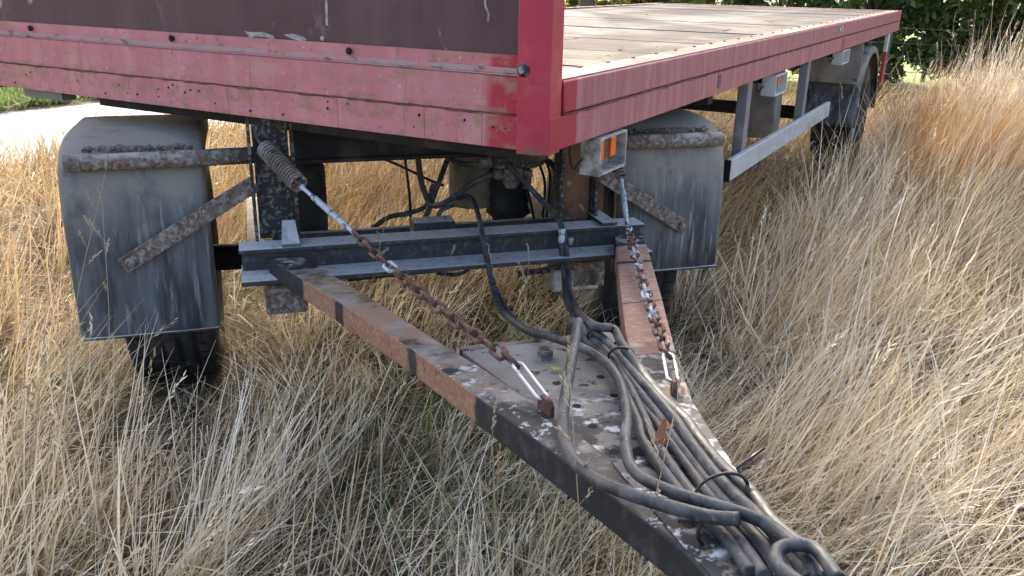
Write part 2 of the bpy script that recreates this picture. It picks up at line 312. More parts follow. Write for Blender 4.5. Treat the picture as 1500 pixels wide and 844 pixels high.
# front rail: upper band, lower band built of plates 3 mm proud, ledge trim, lip
MB().box((-1.25, 0, ZS), (1.165, .06, 1.352)).build('front_rail_upper_band', M['front_paint'], T, .004)
lb = [-1.25, -.84, -.39, .09, .545, .86, 1.05, 1.165]
for i in range(len(lb)-1):
    e = .0002*((i*7) % 3)
    MB().box((lb[i]+.0004, -.004-e, ZB), (lb[i+1]-.0004, .056, ZS-.0015)).build('front_plate', M['front_paint'], T, .0015)
sm = MB()                                         # ragged weld along the seam
pts = [(x, -.004+.0012*math.sin(x*37), ZS-.001+.0016*math.sin(x*23+1)+.0012*math.sin(x*71)) for x in np.arange(-1.25, 1.16, .012)]
sm.tube(pts, [.0015+.0007*abs(math.sin(i*.37))+(.0012 if i % 17 < 3 else 0) for i in range(len(pts))], 6).build('weld_seam', M['rust'], T)
MB().box((-1.25, -.0035, 1.3525), (1.163, .05, 1.3565)).build('ledge_strip', M['trim'], T, .002)
MB().box((-1.25, .001, 1.3566), (1.163, .05, 1.372)).build('ledge_filler', M['trim'], T, .002)
MB().box((-1.25, .006, 1.3722), (1.163, .012, 1.405)).build('lip', M['front_paint'], T)
MB().box((-1.25, .0125, 1.38), (1.163, .034, 2.55)).build('headboard_panel', M['panel'], T)
MB().box((-1.25, .0, 2.55), (1.22, .06, 2.61)).build('headboard_top_rail', M['post_paint'], T, .004)
for x in (-.906, -.149, .597):
    MB().lathe([(0, 0), (0, .0095), (.004, .011), (.009, .008), (.012, .004), (.012, 0)], (x, -.006, 1.3865), 'Y', 12).build('lip_bolt', M['darkhole'], T)
h = MB(); rr = random.Random(3)
for x0 in np.arange(-1.2, 1.1, .085):
    for k in range(rr.choice((0, 1, 1, 2, 2))):
        x = x0+rr.uniform(-.04, .04); z = rr.choice((1.235, 1.225, 1.19, 1.18, 1.215)); q = rr.uniform(.002, .0042)
        h.lathe([(-.0062, 0), (-.0062, q), (-.003, q)], (x, 0, z), 'Y', 8)
for nm, poly in (('peeling_tape', [(.507, 1.60), (.516, 1.60), (.5135, 1.50), (.511, 1.452), (.503, 1.455), (.505, 1.52)]),
    ('peeling_tape', [(.168, 1.424), (.19, 1.421), (.25, 1.423), (.29, 1.415), (.303, 1.399), (.285, 1.402), (.27, 1.408), (.23, 1.409), (.205, 1.408), (.198, 1.392), (.19, 1.392), (.187, 1.41)]),
    ('peeling_tape', [(.334, 1.42), (.37, 1.424), (.41, 1.418), (.426, 1.41), (.412, 1.402), (.402, 1.394), (.396, 1.404), (.36, 1.411)]),
    ('peeling_tape', [(.478, 1.418), (.488, 1.424), (.494, 1.417), (.488, 1.409), (.48, 1.411)]),
    ('peeling_tape', [(1.044, 1.56), (1.049, 1.56), (1.052, 1.525), (1.062, 1.505), (1.06, 1.485), (1.055, 1.485), (1.056, 1.505), (1.046, 1.524)])):
    MB().prism([(x, .0118, z) for x, z in poly], (0, .0012, 0)).build(nm, M['tape'], T)
h.build('bolt_holes', M['darkhole'], T)['kind'] = 'stuff'
# corner posts (folded section)
def post(mx):
    prof = [(1.165, -.02), (1.220, -.02), (1.252, .002), (1.252, .072), (1.19, .072), (1.165, .06)]
    p = MB().prism([(mx*x, y, 1.152) for x, y in prof], (0, 0, 1.46)).build('corner_post', M['post_paint'], T, .004)
    MB().lathe([(-.0235, 0), (-.0235, .017), (-.0205, .0185), (-.018, .0185)], (mx*1.184, 0, 1.372), 'Y', 20).build('washer', M['chassis'], p)
    b = MB()
    hexv = [(mx*1.184+.0105*math.cos(t), -.0232, 1.372+.0105*math.sin(t)) for t in np.arange(.3, 6.5, math.pi/3)[:6]]
    b.prism(hexv, (0, -.010, 0)).build('hex_bolt', M['steel'], p, .002)
post(1); post(-1)
# side rails
def side_rail(sx):
    def X(a): return sx*a
    def bx(x0, y0, z0, x1, y1, z1): return ((min(X(x0), X(x1)), y0, z0), (max(X(x0), X(x1)), y1, z1))
    MB().box(*bx(1.19, .073, ZS, 1.25, LEN, ZT-.002)).build('side_rail_upper_band', M['side_paint'], T, .007, seg=3)
    edges = [.002, .55, 1.18, 1.9, 2.62, 3.3, 4.15, 4.9, 5.7, 6.6, LEN]
    for i in range(len(edges)-1):
        MB().box(*bx(1.19, edges[i]+.001, ZB, 1.2535+.0006*(i % 2), edges[i+1]-.001, ZS-.0025)).build('side_plate', M['side_paint'], T, .002)
    MB().box(*bx(1.145, .075, ZT-.0015, 1.243, LEN-.002, ZT+.0025)).build('top_flange', M['top_paint'], T, .0015)
    if sx > 0:
        pts = [(1.2535, y, ZS-.002+.0014*math.sin(y*19)) for y in np.arange(.08, LEN-.01, .03)]
        MB().tube(pts, [.0018+.0018*abs(math.sin(i*.41))*(i % 5 < 3) for i in range(len(pts))], 6).build('weld_seam', M['rust'], T)
        w = [(1.2475, .074, ZT+.004), (1.2475, .115, ZT-.001)]
        MB().tube([(1.235, .078, ZT+.006), (1.247, .078, ZT), (1.2535, .079, ZT-.012), (1.2535, .079, ZS)], .005, 6).build('corner_weld', M['side_paint'], T)
side_rail(1); side_rail(-1)
MB().box((-1.25, LEN, ZB), (1.25, LEN+.06, ZT)).build('rear_rail', M['side_paint'], T, .004)
# deck boards, each with its coach bolts
bm_ = [MB().box((-1.144, 0, -.03), (1.144, .2065, 0)).mesh('deck_board') for k in range(1)][0]; bm_.materials.append(M['deck'])
bolt = MB().lathe([(0, .0085), (.0025, .0075), (.004, .004), (.0045, 0)], (0, 0, 0), 'Z', 10).mesh('deck_bolt'); bolt.materials.append(M['rust'])
y = .078; k = 0
while y < LEN-.2:
    o = link('deck_board', bm_, None, T, (rr.uniform(-.001, .001), y, ZT-.004+rr.uniform(-.0045, .001))); o.rotation_euler = (rr.uniform(-.006, .006), 0, 0)
    for x in (1.152+.02*min(1, y/3), -1.16):
        link('deck_bolt', bolt, None, T, (x, y+.1+rr.uniform(-.012, .012), ZT+.0026))
    y += .2095; k += 1
# under-frame
for x in (-.42, .42):
    c = MB().box((x-.06, .75, .99), (x+.06, LEN, 1.005)).box((x-.06, .75, 1.144), (x+.06, LEN, 1.159)).box((x-.006, .75, 1.006), (x+.006, LEN, 1.143)); c.build('chassis_beam', M['dark'], T)
for y in (.12, 1.7, 2.7, 3.7, 4.7, 5.7, 6.9):
    MB().box((-.74 if y < 1 else -1.16, y, 1.105 if y < 1 else 1.085), (1.16, y+.07, 1.158)).build('cross_member', M['dark'], T, .004)
MB().box((-1.10, .05, 1.118), (-.86, .11, 1.158)).build('front_bracket', M['alu_post'], T, .003)
MB().lathe([(0, .40), (0, .56), (.05, .56), (.05, .40)], (.0884, .9228, 1.108), 'Z', 48, True).build('turntable_ring', M['dark'], T)
# side marker lamps
def marker(y0, y1, z0, z1, x0, x1, kind):
    t = .007; L = MB()
    L.box((x0, y0, z0), (x0+.01, y1, z1)).box((x0+.01, y0, z0), (x1, y0+t, z1)).box((x0+.01, y1-t, z0), (x1, y1, z1))
    L.box((x0+.01, y0+t, z0), (x1, y1-t, z0+t)).box((x0+.01, y0+t, z1-t), (x1, y1-t, z1))
    lamp = L.build('marker_lamp', M['housing'] if kind == 0 else M['white_plastic'], T, .002, label=['near grey marker lamp with amber reflector', 'middle pale marker lamp under the side rail', 'far white marker lamp above rear mudguard'][kind])
    ym = (y0+y1)/2; zm = (z0+z1)/2+.012; wy = (y1-y0)*.36; hz = (z1-z0)*.27
    MB().box((x0+.0105, ym-wy-.01, zm-hz), (x0+.048, ym-wy*.42, zm+hz)).build('amber_lens', M['orange'], lamp, .003)
    MB().box((x0+.0105, ym-wy*.40, zm-hz), (x0+.042, ym+wy*.30, zm+hz)).build('red_lens', M['darkred'], lamp, .003)
    MB().box((x0+.0105, ym+wy*.32, zm-hz), (x0+.048, ym+wy*.85, zm+hz)).build('amber_lens', M['orange'], lamp, .003)
    cb = [(x0+.01, y0-.004, z0+.05), (x0-.01, y0-.02, z0+.02), (x0-.02, y0-.03, z0+.07), (x0-.02, y0-.01, z1+.01)]
    MB().tube(spline(cb, 5), .004, 6).build('cable', M['cable_tie'], lamp)
marker(.325, .53, 1.037, 1.152, 1.195, 1.262, 0)
marker(2.50, 2.74, 1.045, 1.150, 1.19, 1.262, 1)
marker(4.42, 4.68, 1.058, 1.152, 1.19, 1.262, 2)
# side guard
MB().box((1.236, 1.80, .742), (1.262, 4.17, .838)).build('side_guard_rail', M['alu'], T, .003)
MB().box((1.234, 1.790, .740), (1.264, 1.7995, .840)).build('end_cap', M['cable_tie'], T, .003)
for y in (2.07, 3.40):
    MB().box((1.185, y, .75), (1.234, y+.075, 1.158)).build('side_guard_strut', M['alu_post'], T, .004)
MB().box((.80, 3.72, .62), (1.0, 3.9, 1.10)).build('support_leg', M['dusty'], T, .01)
# stickers and marks on the near side rail
MB().box((1.2502, 4.17, 1.283), (1.2516, 4.37, 1.326)).build('sticker', M['sticker'], T)
MB().box((1.2541, 1.49, 1.185), (1.2552, 1.535, 1.238)).build('grey_smear', M['greytape'], T)
MB().lathe([(0, 0), (0, .045)], (1.2552, 4.4, 1.195), 'X', 16).build('orange_reflector', M['redsign'], T)

# ------------------------------------------------------------ wheels and mudguards (shared)
def tyre_mb(c, R=.48, W=.33, n=64):
    hw = W/2; pr = [(-hw*.62, R*.56), (-hw*.80, R*.60), (-hw, R*.74), (-hw*.99, R*.86), (-hw*.92, R*.955), (-hw*.84, R*.988)]
    for gx in (-.52, -.18, .18, .52):
        pr += [(hw*(gx-.065), R), (hw*(gx-.05), R-.012), (hw*(gx+.05), R-.012), (hw*(gx+.065), R)]
    pr += [(hw*.84, R*.988), (hw*.92, R*.955), (hw*.99, R*.86), (hw, R*.74), (hw*.80, R*.60), (hw*.62, R*.56)]
    return MB().lathe(pr, c, 'X', n, True)
def wheel(par, c, out, name='wheel'):
    ty = tyre_mb(c).build(name, M['rubber'], par)
    R = .27; s = out
    MB().lathe([(s*.085, R+.012), (s*.105, R), (s*.06, R-.03), (s*.05, R-.06), (s*.09, R*.55), (s*.10, R*.4), (s*.07, R*.38), (s*.07, 0)], c, 'X', 40).build('rim', M['white_plastic'] if par is T else M['dark'], ty)
    MB().lathe([(-s*.085, R+.012), (-s*.105, R), (-s*.03, R-.04), (0, R*.6), (0, 0)], c, 'X', 40).build('inner_rim', M['dark'], ty)
    hb = MB().lathe([(s*.07, .1), (s*.14, .09), (s*.15, .06), (s*.15, 0)], c, 'X', 20)
    for k in range(8):
        t = k*math.pi/4; hb.lathe([(s*.085, .012), (s*.115, .012), (s*.115, 0)], (c[0], c[1]+.135*math.cos(t), c[2]+.135*math.sin(t)), 'X', 6)
    hb.build('hub', M['rust'], ty)
    # tread blocks: small cross sipes on the shoulders
    sp = MB()
    for k in range(60):
        t = 2*math.pi*k/60; ca, sa = math.cos(t), math.sin(t)
        for x0 in (-.125, .09):
            p = [(c[0]+x0, c[1]+.4805*ca-.005*sa, c[2]+.4805*sa+.005*ca), (c[0]+x0+.035, c[1]+.4805*ca-.005*sa, c[2]+.4805*sa+.005*ca),
                 (c[0]+x0+.035, c[1]+.4805*ca+.005*sa, c[2]+.4805*sa-.005*ca), (c[0]+x0, c[1]+.4805*ca+.005*sa, c[2]+.4805*sa-.005*ca)]
            sp.add(p, [(0, 1, 2, 3)])
    sp.build('tread_sipes', M['darkhole'], ty)['kind'] = 'stuff'
    return ty
def guard_mb(cx, cy, cz, R, hw, a0, a1, n=40, sq=1.0, rz=1.0):
    """shell over the wheel; angle 0 points to -Y, 90 up"""
    cs = [(-hw, R-.055), (-hw, R-.02), (-hw+.006, R-.008), (-hw+.02, R)]+[(-hw+.02+(2*hw-.04)*k/6, R+.002) for k in range(1, 6)]+[(hw-.02, R), (hw-.006, R-.008), (hw, R-.02), (hw, R-.055)]
    v = []
    for i in range(n+1):
        a = math.radians(a0+(a1-a0)*i/n)
        for x, r in cs:
            if a < 0: v.append((cx+x, cy-r*1.0, cz+r*math.tan(a)))        # straight skirt below the axle line
            else:
                ca, sa = math.cos(a), math.sin(a); v.append((cx+x, cy-r*math.copysign(abs(ca)**sq, ca), cz+r*rz*sa**sq))
    k = len(cs)
    return MB().add(v, [(i*k+j, i*k+j+1, (i+1)*k+j+1, (i+1)*k+j) for i in range(n) for j in range(k-1)], True)
# rear axle
for sx in (1, -1):
    wheel(T, (sx*1.045, 6.1, .48), sx)
    gb = guard_mb(sx*1.03, 6.1, .48, .61, .215, 0, 178).build('rear_mudguard', M['guard'], T)
    md = gb.modifiers.new('thick', 'SOLIDIFY'); md.thickness = .006
    MB().box((sx*1.03-.22, 5.43, .83), (sx*1.03+.215, 5.445, 1.15)).build('mudguard_front_panel', M['dusty'], T, .005)
    MB().bar((sx*1.22, 5.44, .84), (sx*1.235, 5.62, .97), .03, .1).build('mudguard_bracket', M['guard'], T)
MB().tube([(-.95, 6.1, .48), (.95, 6.1, .48)], .06, 16).build('rear_axle', M['dark'], T)
bd = MB().box((1.215, 6.90, .99), (1.245, 6.99, 1.155)).build('rear_marker_board', M['white_plastic'], T, .003)
MB().box((1.216, 6.895, .70), (1.246, 6.985, .988)).build('red_strip', M['redsign'], bd, .003)
MB().box((.7, 7.2, .62), (1.2, 7.27, .70)).build('bumper_bar', M['chassis'], T, .006)
MB().tube([(1.18, 7.15, .74), (1.24, 7.12, .75), (1.30, 7.12, .75)], .03, 10).build('tail_lamp', M['cable_tie'], T)

# ------------------------------------------------------------ steering dolly with A-frame drawbar (turned under the body)
D = empty('steering_dolly', (.0884, .9228, 0), 0.79999, label='steered front dolly with mudguards and rusty A-frame drawbar', cat='dolly')
for sx in (-1, 1):
    wheel(D, (sx*.955, 0, .475), sx)
    gd = guard_mb(sx*.995, 0, .475, .575, .23, -8.5 if sx < 0 else -.5, 90, 70, .33, 1.03).build('mudguard', M['guard'], D, label='dusty left mudguard with rusty stay' if sx < 0 else 'dusty right mudguard')
    md = gd.modifiers.new('thick', 'SOLIDIFY'); md.thickness = .007
    lipz = .475-.575*math.tan(math.radians(8.5 if sx < 0 else .5))
    MB().tube([(sx*.995-.226, -.55, lipz+.004), (sx*.995-.224, -.574, lipz), (sx*.995+.224, -.574, lipz), (sx*.995+.226, -.55, lipz+.004)], .0065, 8).build('lip_edge', M['beam'], gd)
    # stay pipe and mud resting on it
    a = math.radians(62); py, pz = -.56, 1.005
    x_in, x_out = sx*.60, sx*1.19
    p = MB().tube([(x_in, py-.02, pz+.006), (sx*.8, py-.008, pz), (x_out, py, pz-.004)], .0285, 18).build('stay_pipe', M['pipe'], D)
    md_ = MB(); r2 = random.Random(5+sx)
    for k in range(220):
        x = sx*(r2.uniform(.80, 1.14) if r2.random() < .5 else r2.gauss(.98, .06)); q = r2.uniform(.003, .010)*(1 if r2.random() > .15 else 1.6)
        v, f = lump((x, py+.026+r2.uniform(-.012, .014), pz+.026+r2.uniform(-.002, .014)), q, 1, k, .7); md_.add(v, f)
    o = md_.build('mud_clods', M['mud'], D); o['kind'] = 'stuff'
    # diagonal strap
    q0 = (sx*.605, -.655, .93); q1 = (sx*1.03, -.592, .665)
    d = (Vector(q1)-Vector(q0)).normalized(); q1e = tuple(Vector(q1)+d*.03)
    st = MB().bar(q0, q1e, .010, .058, up=(0, 0, 1)); stp = st.build('stay_strap', M['pipe'], D, .003)
    MB().lathe([(-.018, 0), (-.018, .014), (-.012, .017), (-.004, .017)], (q1[0], q1[1]-.003, q1[2]), 'Y', 14).build('strap_bolt', M['pipe'], stp)
    # side post: web with two flanges, thick mud coat
    xa, xb = sx*.475, sx*.612; lo, hi = min(xa, xb), max(xa, xb)
    w_ = MB().box((lo+.011, -.652, .735), (hi-.011, -.642, 1.15)).build('side_post', M['chassis'] if sx < 0 else M['hanger'], D)
    for xx in (xa, xb):
        prof = []
        for z in np.arange(.737, 1.15, .03): prof.append((z, -.70+.008*math.sin(z*40+xx*9)+(.03 if z > 1.06 else 0)))
        poly = [(xx-.005, y, z) for z, y in prof]+[(xx-.005, -.62, 1.148), (xx-.005, -.62, .737)]
        MB().prism(poly, (.011, 0, 0)).build('post_flange', M['chassis'], w_)
    # lower bracket hanging under the cross beam
    MB().box((lo+.01, -.80, .505), (hi+.012, -.70, .612)).build('lower_bracket', M['pipe'], D, .012)
    # bent clip plates on the beam
    cl = MB().prism([(sx*.505-.03, -.80, .7452), (sx*.505+.03, -.80, .7452), (sx*.505+.027, -.74, .755), (sx*.505+.022, -.70, .80), (sx*.505-.022, -.70, .80), (sx*.505-.027, -.74, .755)], (0, .004, .008)) if sx < 0 else \
         MB().box((.60, -.80, .7452), (.66, -.62, .7572))
    cl.build('clip_plate', M['beam'], D, .002)
# cross beam: flanges and web
bmx = MB().box((-.672, -.80, .728), (.772, -.70, .742)).build('cross_beam', M['beam'], D, .003)
MB().box((-.665, -.772, .662), (.765, -.760, .7278)).build('web', M['beam'], bmx)
MB().box((-.670, -.885, .645), (.770, -.70, .6618)).build('bottom_flange', M['beam'], bmx, .003)
MB().box((-.56, -.48, .60), (.66, -.40, .680)).build('rear_beam', M['beam'], D, .004)
MB().box((-.56, -.5, .68), (.66, -.484, .70)).build('rear_beam_lip', M['beam'], D, .002)
MB().box((-.47, -.45, .955), (.78, -.30, 1.10)).build('upper_beam', M['dark'], D, .006)
MB().box((-.47, -.47, .950), (.78, -.452, .965)).build('beam_lip', M['dark'], D, .002)
MB().tube([(-.85, 0, .475), (.85, 0, .475)], .055, 16).build('axle', M['dark'], D)
for x in (-.62, .62):
    MB().bar((x, -.45, .62), (x, .5, .58), .07, .05).build('leaf_spring', M['chassis'], D, .004)
MB().box((-.60, .25, .95), (.6, .37, 1.10)).build('rear_upper_beam', M['dark'], D, .006)
# bellows: ribbed rubber
def bellows(x, y, name):
    pr = [(.60, 0), (.60, .07), (.615, .075)]
    for k in range(5): pr += [(.635+.06*k, .098), (.665+.06*k, .084)]
    pr += [(.93, .07), (.95, .07), (.95, 0)]
    MB().lathe(pr, (x, y, 0), 'Z', 28).build(name, M['rubber'], D)
pr = [(.60, 0), (.60, .075), (.63, .095), (.70, .098), (.90, .096), (.93, .08), (.93, 0)]
MB().lathe(pr, (-.44, -.28, 0), 'Z', 28).build('air_bellows', M['dark'], D)
bellows(.44, -.12, 'air_bellows')
# tan cylinder and plates by the right post
MB().lathe([(.66, 0), (.66, .10), (.67, .105), (.93, .105), (.94, .10), (.94, 0)], (.30, -.05, 0), 'Z', 28).build('air_tank', M['tank'], D)
MB().box((.535, -.60, .735), (.60, -.57, 1.12)).build('hanger_plate', M['hanger'], D, .003)
MB().box((.61, -.56, .735), (.70, -.53, 1.0)).build('hanger_plate', M['hanger'], D, .003)
MB().box((.42, -.80, .50), (.60, -.72, .585)).build('mud_covered_bracket', M['housing'], D, .008)
MB().tube([(.30, -.74, .565), (.52, -.76, .585), (.62, -.76, .60)], .012, 10).build('brake_rod', M['chassis'], D)
MB().tube([(-.3, -.5, .52), (.5, -.5, .54)], .018, 10).build('track_rod', M['dark'], D)
# valve block with ports
vb = MB().box((.245, -.60, .925), (.415, -.50, .965)).build('relay_valve', M['chassis'], D, .008)
MB().lathe([(.845, 0), (.845, .022), (.86, .03), (.875, .032), (.88, .042), (.925, .045), (.925, 0)], (.325, -.55, 0), 'Z', 18).build('valve_body', M['pipe'], vb)
MB().lathe([(.842, 0), (.842, .016), (.885, .018), (.885, .022), (.91, .022), (.91, 0)], (.385, -.555, 0), 'Z', 10).build('valve_port', M['pipe'], vb)
MB().lathe([(.20, 0), (.20, .018), (.225, .021), (.26, .02)], (0, -.55, .945), 'X', 10).build('valve_port', M['pipe'], vb)
MB().lathe([(.40, .02), (.43, .021), (.45, .018), (.45, 0)], (0, -.55, .945), 'X', 10).build('valve_port', M['pipe'], vb)
MB().lathe([(.885, 0), (.885, .017), (.92, .02)], (.27, -.565, 0), 'Z', 10).build('valve_port', M['pipe'], vb)
jb = MB().box((-.055, -.585, .7005), (.10, -.50, .738)).build('junction_box', M['beam'], D, .004)
MB().box((-.06, -.59, .68), (.105, -.48, .70)).build('box_bracket', M['beam'], D)
for x in (-.005, .055): MB().lathe([(.7382, .02), (.742, .018), (.742, 0)], (x, -.54, 0), 'Z', 12).build('box_cover', M['housing'], jb)
# drawbar arms: box sections tapering into the nose
def DZ(y): return .71+.07*(-.8-y)
def arm(out, inn, hgt, name, m):
    v = []
    for (xo, yo), (xi, yi) in zip(out, inn):
        v += [(xo, yo, DZ(yo)), (xi, yi, DZ(yi)), (xi, yi, DZ(yi)-hgt), (xo, yo, DZ(yo)-hgt)]
    n = len(out); f = [(0, 1, 2, 3), tuple(4*(n-1)+i for i in (3, 2, 1, 0))]
    for i in range(n-1):
        for j in range(4): f.append((4*i+j, 4*i+(j+1) % 4, 4*(i+1)+(j+1) % 4, 4*(i+1)+j))
    return MB().add(v, f).build(name, m, D, .005)
lo = [(-.582, -.803), (-.395, -1.40), (-.283, -1.78), (-.207, -2.08), (-.125, -2.41), (-.055, -2.71), (-.04, -3.15)]
li = [(-.475, -.803), (-.318, -1.34), (-.218, -1.72), (-.145, -1.98), (-.062, -2.34), (-.005, -2.71), (.0, -3.15)]
arm(lo, li, .066, 'left_arm', M['arm'])
ro = [(.765, -.803), (.475, -1.55), (.295, -2.00), (.205, -2.25), (.125, -2.60), (.10, -2.8), (.085, -3.15)]
ri = [(.650, -.803), (.392, -1.45), (.236, -1.85), (.13, -2.15), (.05, -2.55), (.035, -2.8), (.035, -3.15)]
arm(ro, ri, .07, 'right_arm', M['arm_rusty'])
# gusset plate between the arms, 18 mm below their top; nose plate
gp = [(-.16, -1.795), (.25, -1.755), (.10, -2.30), (.05, -2.62), (-.01, -2.62), (-.08, -2.20)]
v = [(x, y, DZ(y)-.018) for x, y in gp]+[(x, y, DZ(y)-.03) for x, y in gp]; n = len(gp)
pl_ = MB().add(v, [tuple(range(n)), tuple(range(2*n-1, n-1, -1))]+[(i, (i+1) % n, n+(i+1) % n, n+i) for i in range(n)]).build('gusset_plate', M['plate'], D, .002)
gp2 = [(-.052, -2.45), (.14, -2.45), (.105, -2.72), (.09, -3.12), (-.038, -3.12), (-.052, -2.72)]
v = [(x, y, DZ(y)+.0025) for x, y in gp2]+[(x, y, DZ(y)+.0005) for x, y in gp2]
MB().add(v, [tuple(range(n)), tuple(range(2*n-1, n-1, -1))]+[(i, (i+1) % n, n+(i+1) % n, n+i) for i in range(n)]).build('nose_plate', M['plate'], D)
MB().box((-.16, -1.79, DZ(-1.78)-.085), (.25, -1.765, DZ(-1.78)-.017)).build('gusset_front_edge', M['arm'], D, .003)
for x, y in ((-.011, -2.047), (.093, -2.041), (.157, -1.914), (.081, -2.144), (-.011, -2.171), (-.016, -2.269), (-.018, -2.378)):
    zz = DZ(y)-.0178; MB().lathe([(0, 0), (0, .0095)], (x, y, zz+.0006), 'Z', 14).build('bolt_hole', M['darkhole'], pl_)
for x, y in ((.073, -2.675), (-.02, -2.66), (.0, -2.53), (.02, -2.82)):
    MB().lathe([(0, 0), (0, .010)], (x, y, DZ(y)+.0032), 'Z', 14).build('bolt_hole', M['darkhole'], pl_)
tb = MB().lathe([(-.002, .019), (.006, .019), (.008, .0175), (.011, .0188), (.014, .0175), (.017, .0188), (.020, .0175), (.026, .0185), (.026, .0145), (.005, .0145), (.005, 0)], (.012, -1.90, DZ(-1.9)-.018), 'Z', 24).build('threaded_boss', M['pipe'], D)
for nm, (x, y), ang in (('chain_lug', (-.093, -2.215), .28), ('chain_lug', (.187, -2.20), -.38)):
    z = DZ(y); ca, sa = math.cos(ang), math.sin(ang); poly = []
    for a_, b_ in ((-.024, -.015), (.024, -.015), (.024, .020), (.015, .031), (-.010, .034), (-.022, .022)):
        poly.append((x+a_*sa-.005*ca, y-a_*ca-.005*sa, z+b_))
    MB().prism(poly, (.010*ca, .010*sa, 0)).build(nm, M['rust'], D, .002)
MB().lathe([(-.03, .045), (.03, .045), (.03, .085), (-.03, .085)], (.025, -3.24, DZ(-3.2)-.04), 'Z', 28, True).build('towing_eye', M['arm'], D)

# ------------------------------------------------------------ spring-and-chain stays (in the dolly's frame, but things of their own)
DM = Matrix.Translation((.0884, .9228, 0)) @ Matrix.Rotation(.79999, 4, 'Z')
def W(p): return tuple(DM @ Vector(p))
def stay(p_anchor, p_s0, p_s1, p_rod, p_hook, p_lug, label, coil_r, rust_from):
    r = empty('drawbar_stay_chain', W(p_lug), label=label, cat='chain', group='spring and chain stays holding up the drawbar')
    base = Vector(W(p_lug))
    def B(mb, name, m, par=r): 
        mb.v = [tuple(Vector(p)-base) for p in mb.v]; return mb.build(name, m, par)
    A, S0, S1, Rd, Hk, Lg = [Vector(W(p)) for p in (p_anchor, p_s0, p_s1, p_rod, p_hook, p_lug)]
    d = (S1-S0).normalized(); a = d.orthogonal().normalized(); b = d.cross(a)
    ln = (S1-S0).length; turns = ln/.0128; pts = []
    for i in range(int(turns*14)+1):
        t = i/14*2*math.pi; pts.append(tuple(S0+d*(ln*i/(turns*14))+(a*math.cos(t)+b*math.sin(t))*coil_r))
    sp = B(MB().tube(pts, .0050, 6), 'spring', M['spring'])
    hk = [S0+a*coil_r, S0-d*.012+a*coil_r*.6, S0-d*.03, A+Vector((0, 0, .008)), A+Vector((.008, 0, -.006))]
    B(MB().tube(spline([tuple(q) for q in hk], 6), .0052, 7), 'spring_hook', M['spring'])
    hk2 = [S1-d*.01+b*coil_r, S1+d*.006+b*coil_r*.8, S1+d*.014+b*coil_r*.1, S1+d*.004-b*coil_r*.5]
    B(MB().tube(spline([tuple(q) for q in hk2], 6), .0055, 7), 'spring_hook', M['rust'])
    d2 = (Rd-S1).normalized(); L2 = (Rd-S1).length
    tb = MB().tube([tuple(S1+d2*(L2*k)) for k in (.0, .06, .10, .22, .26, .28, .74, .76, .80, .96, 1.0)], [.007, .0095, .006, .006, .0062, .0098, .0102, .0078, .0095, .006, .008], 10)
    B(tb, 'turnbuckle', M['zinc'])
    d3 = (Hk-Rd).normalized(); L3 = (Hk-Rd).length; pitch = .051; n = int(round(L3/pitch)); pitch = L3/n
    s1 = d3.cross(Vector((0, 0, 1))).normalized(); s2 = d3.cross(s1)
    for k in range(n):
        rot = (0.55 if k % 2 else 0.55+math.pi/2)+random.uniform(-.25, .25); sg = -.018*math.sin(math.pi*(k+.5)/n)
        p = Rd+d3*(pitch*(k+.5))+Vector((0, 0, sg)); sd = s1*math.cos(rot)+s2*math.sin(rot)
        B(MB().torus_link(p, d3, sd, pitch+.014, .033, .0047), 'chain_link', M['zinc'] if (k in rust_from and len(rust_from) < 4) else (M['rust'] if len(rust_from) < 4 else M['flake_chain']))
    e = (Lg-Hk).normalized(); s3 = e.cross(Vector((0, 0, 1))).normalized()
    B(MB().torus_link((Hk+Lg)/2, e, s3, (Lg-Hk).length+.012, .030, .0038), 'shackle', M['shackle'])
stay((-.588, -.652, 1.085), (-.562, -.70, 1.055), (-.468, -.86, .965), (-.335, -1.165, .885), (-.118, -2.10, .862), (-.094, -2.205, .833),
     'left stay chain with coil spring, running from side post to drawbar', .0265, (5,))
stay((.70, -.652, .985), (.70, -.68, .955), (.695, -.73, .905), (.655, -.895, .775), (.215, -2.11, .850), (.188, -2.192, .831),
     'right stay chain with white flaking rod, hanging along the rusty right arm', .016, (6, 9, 10, 12, 14, 15, 17, 18, 20))
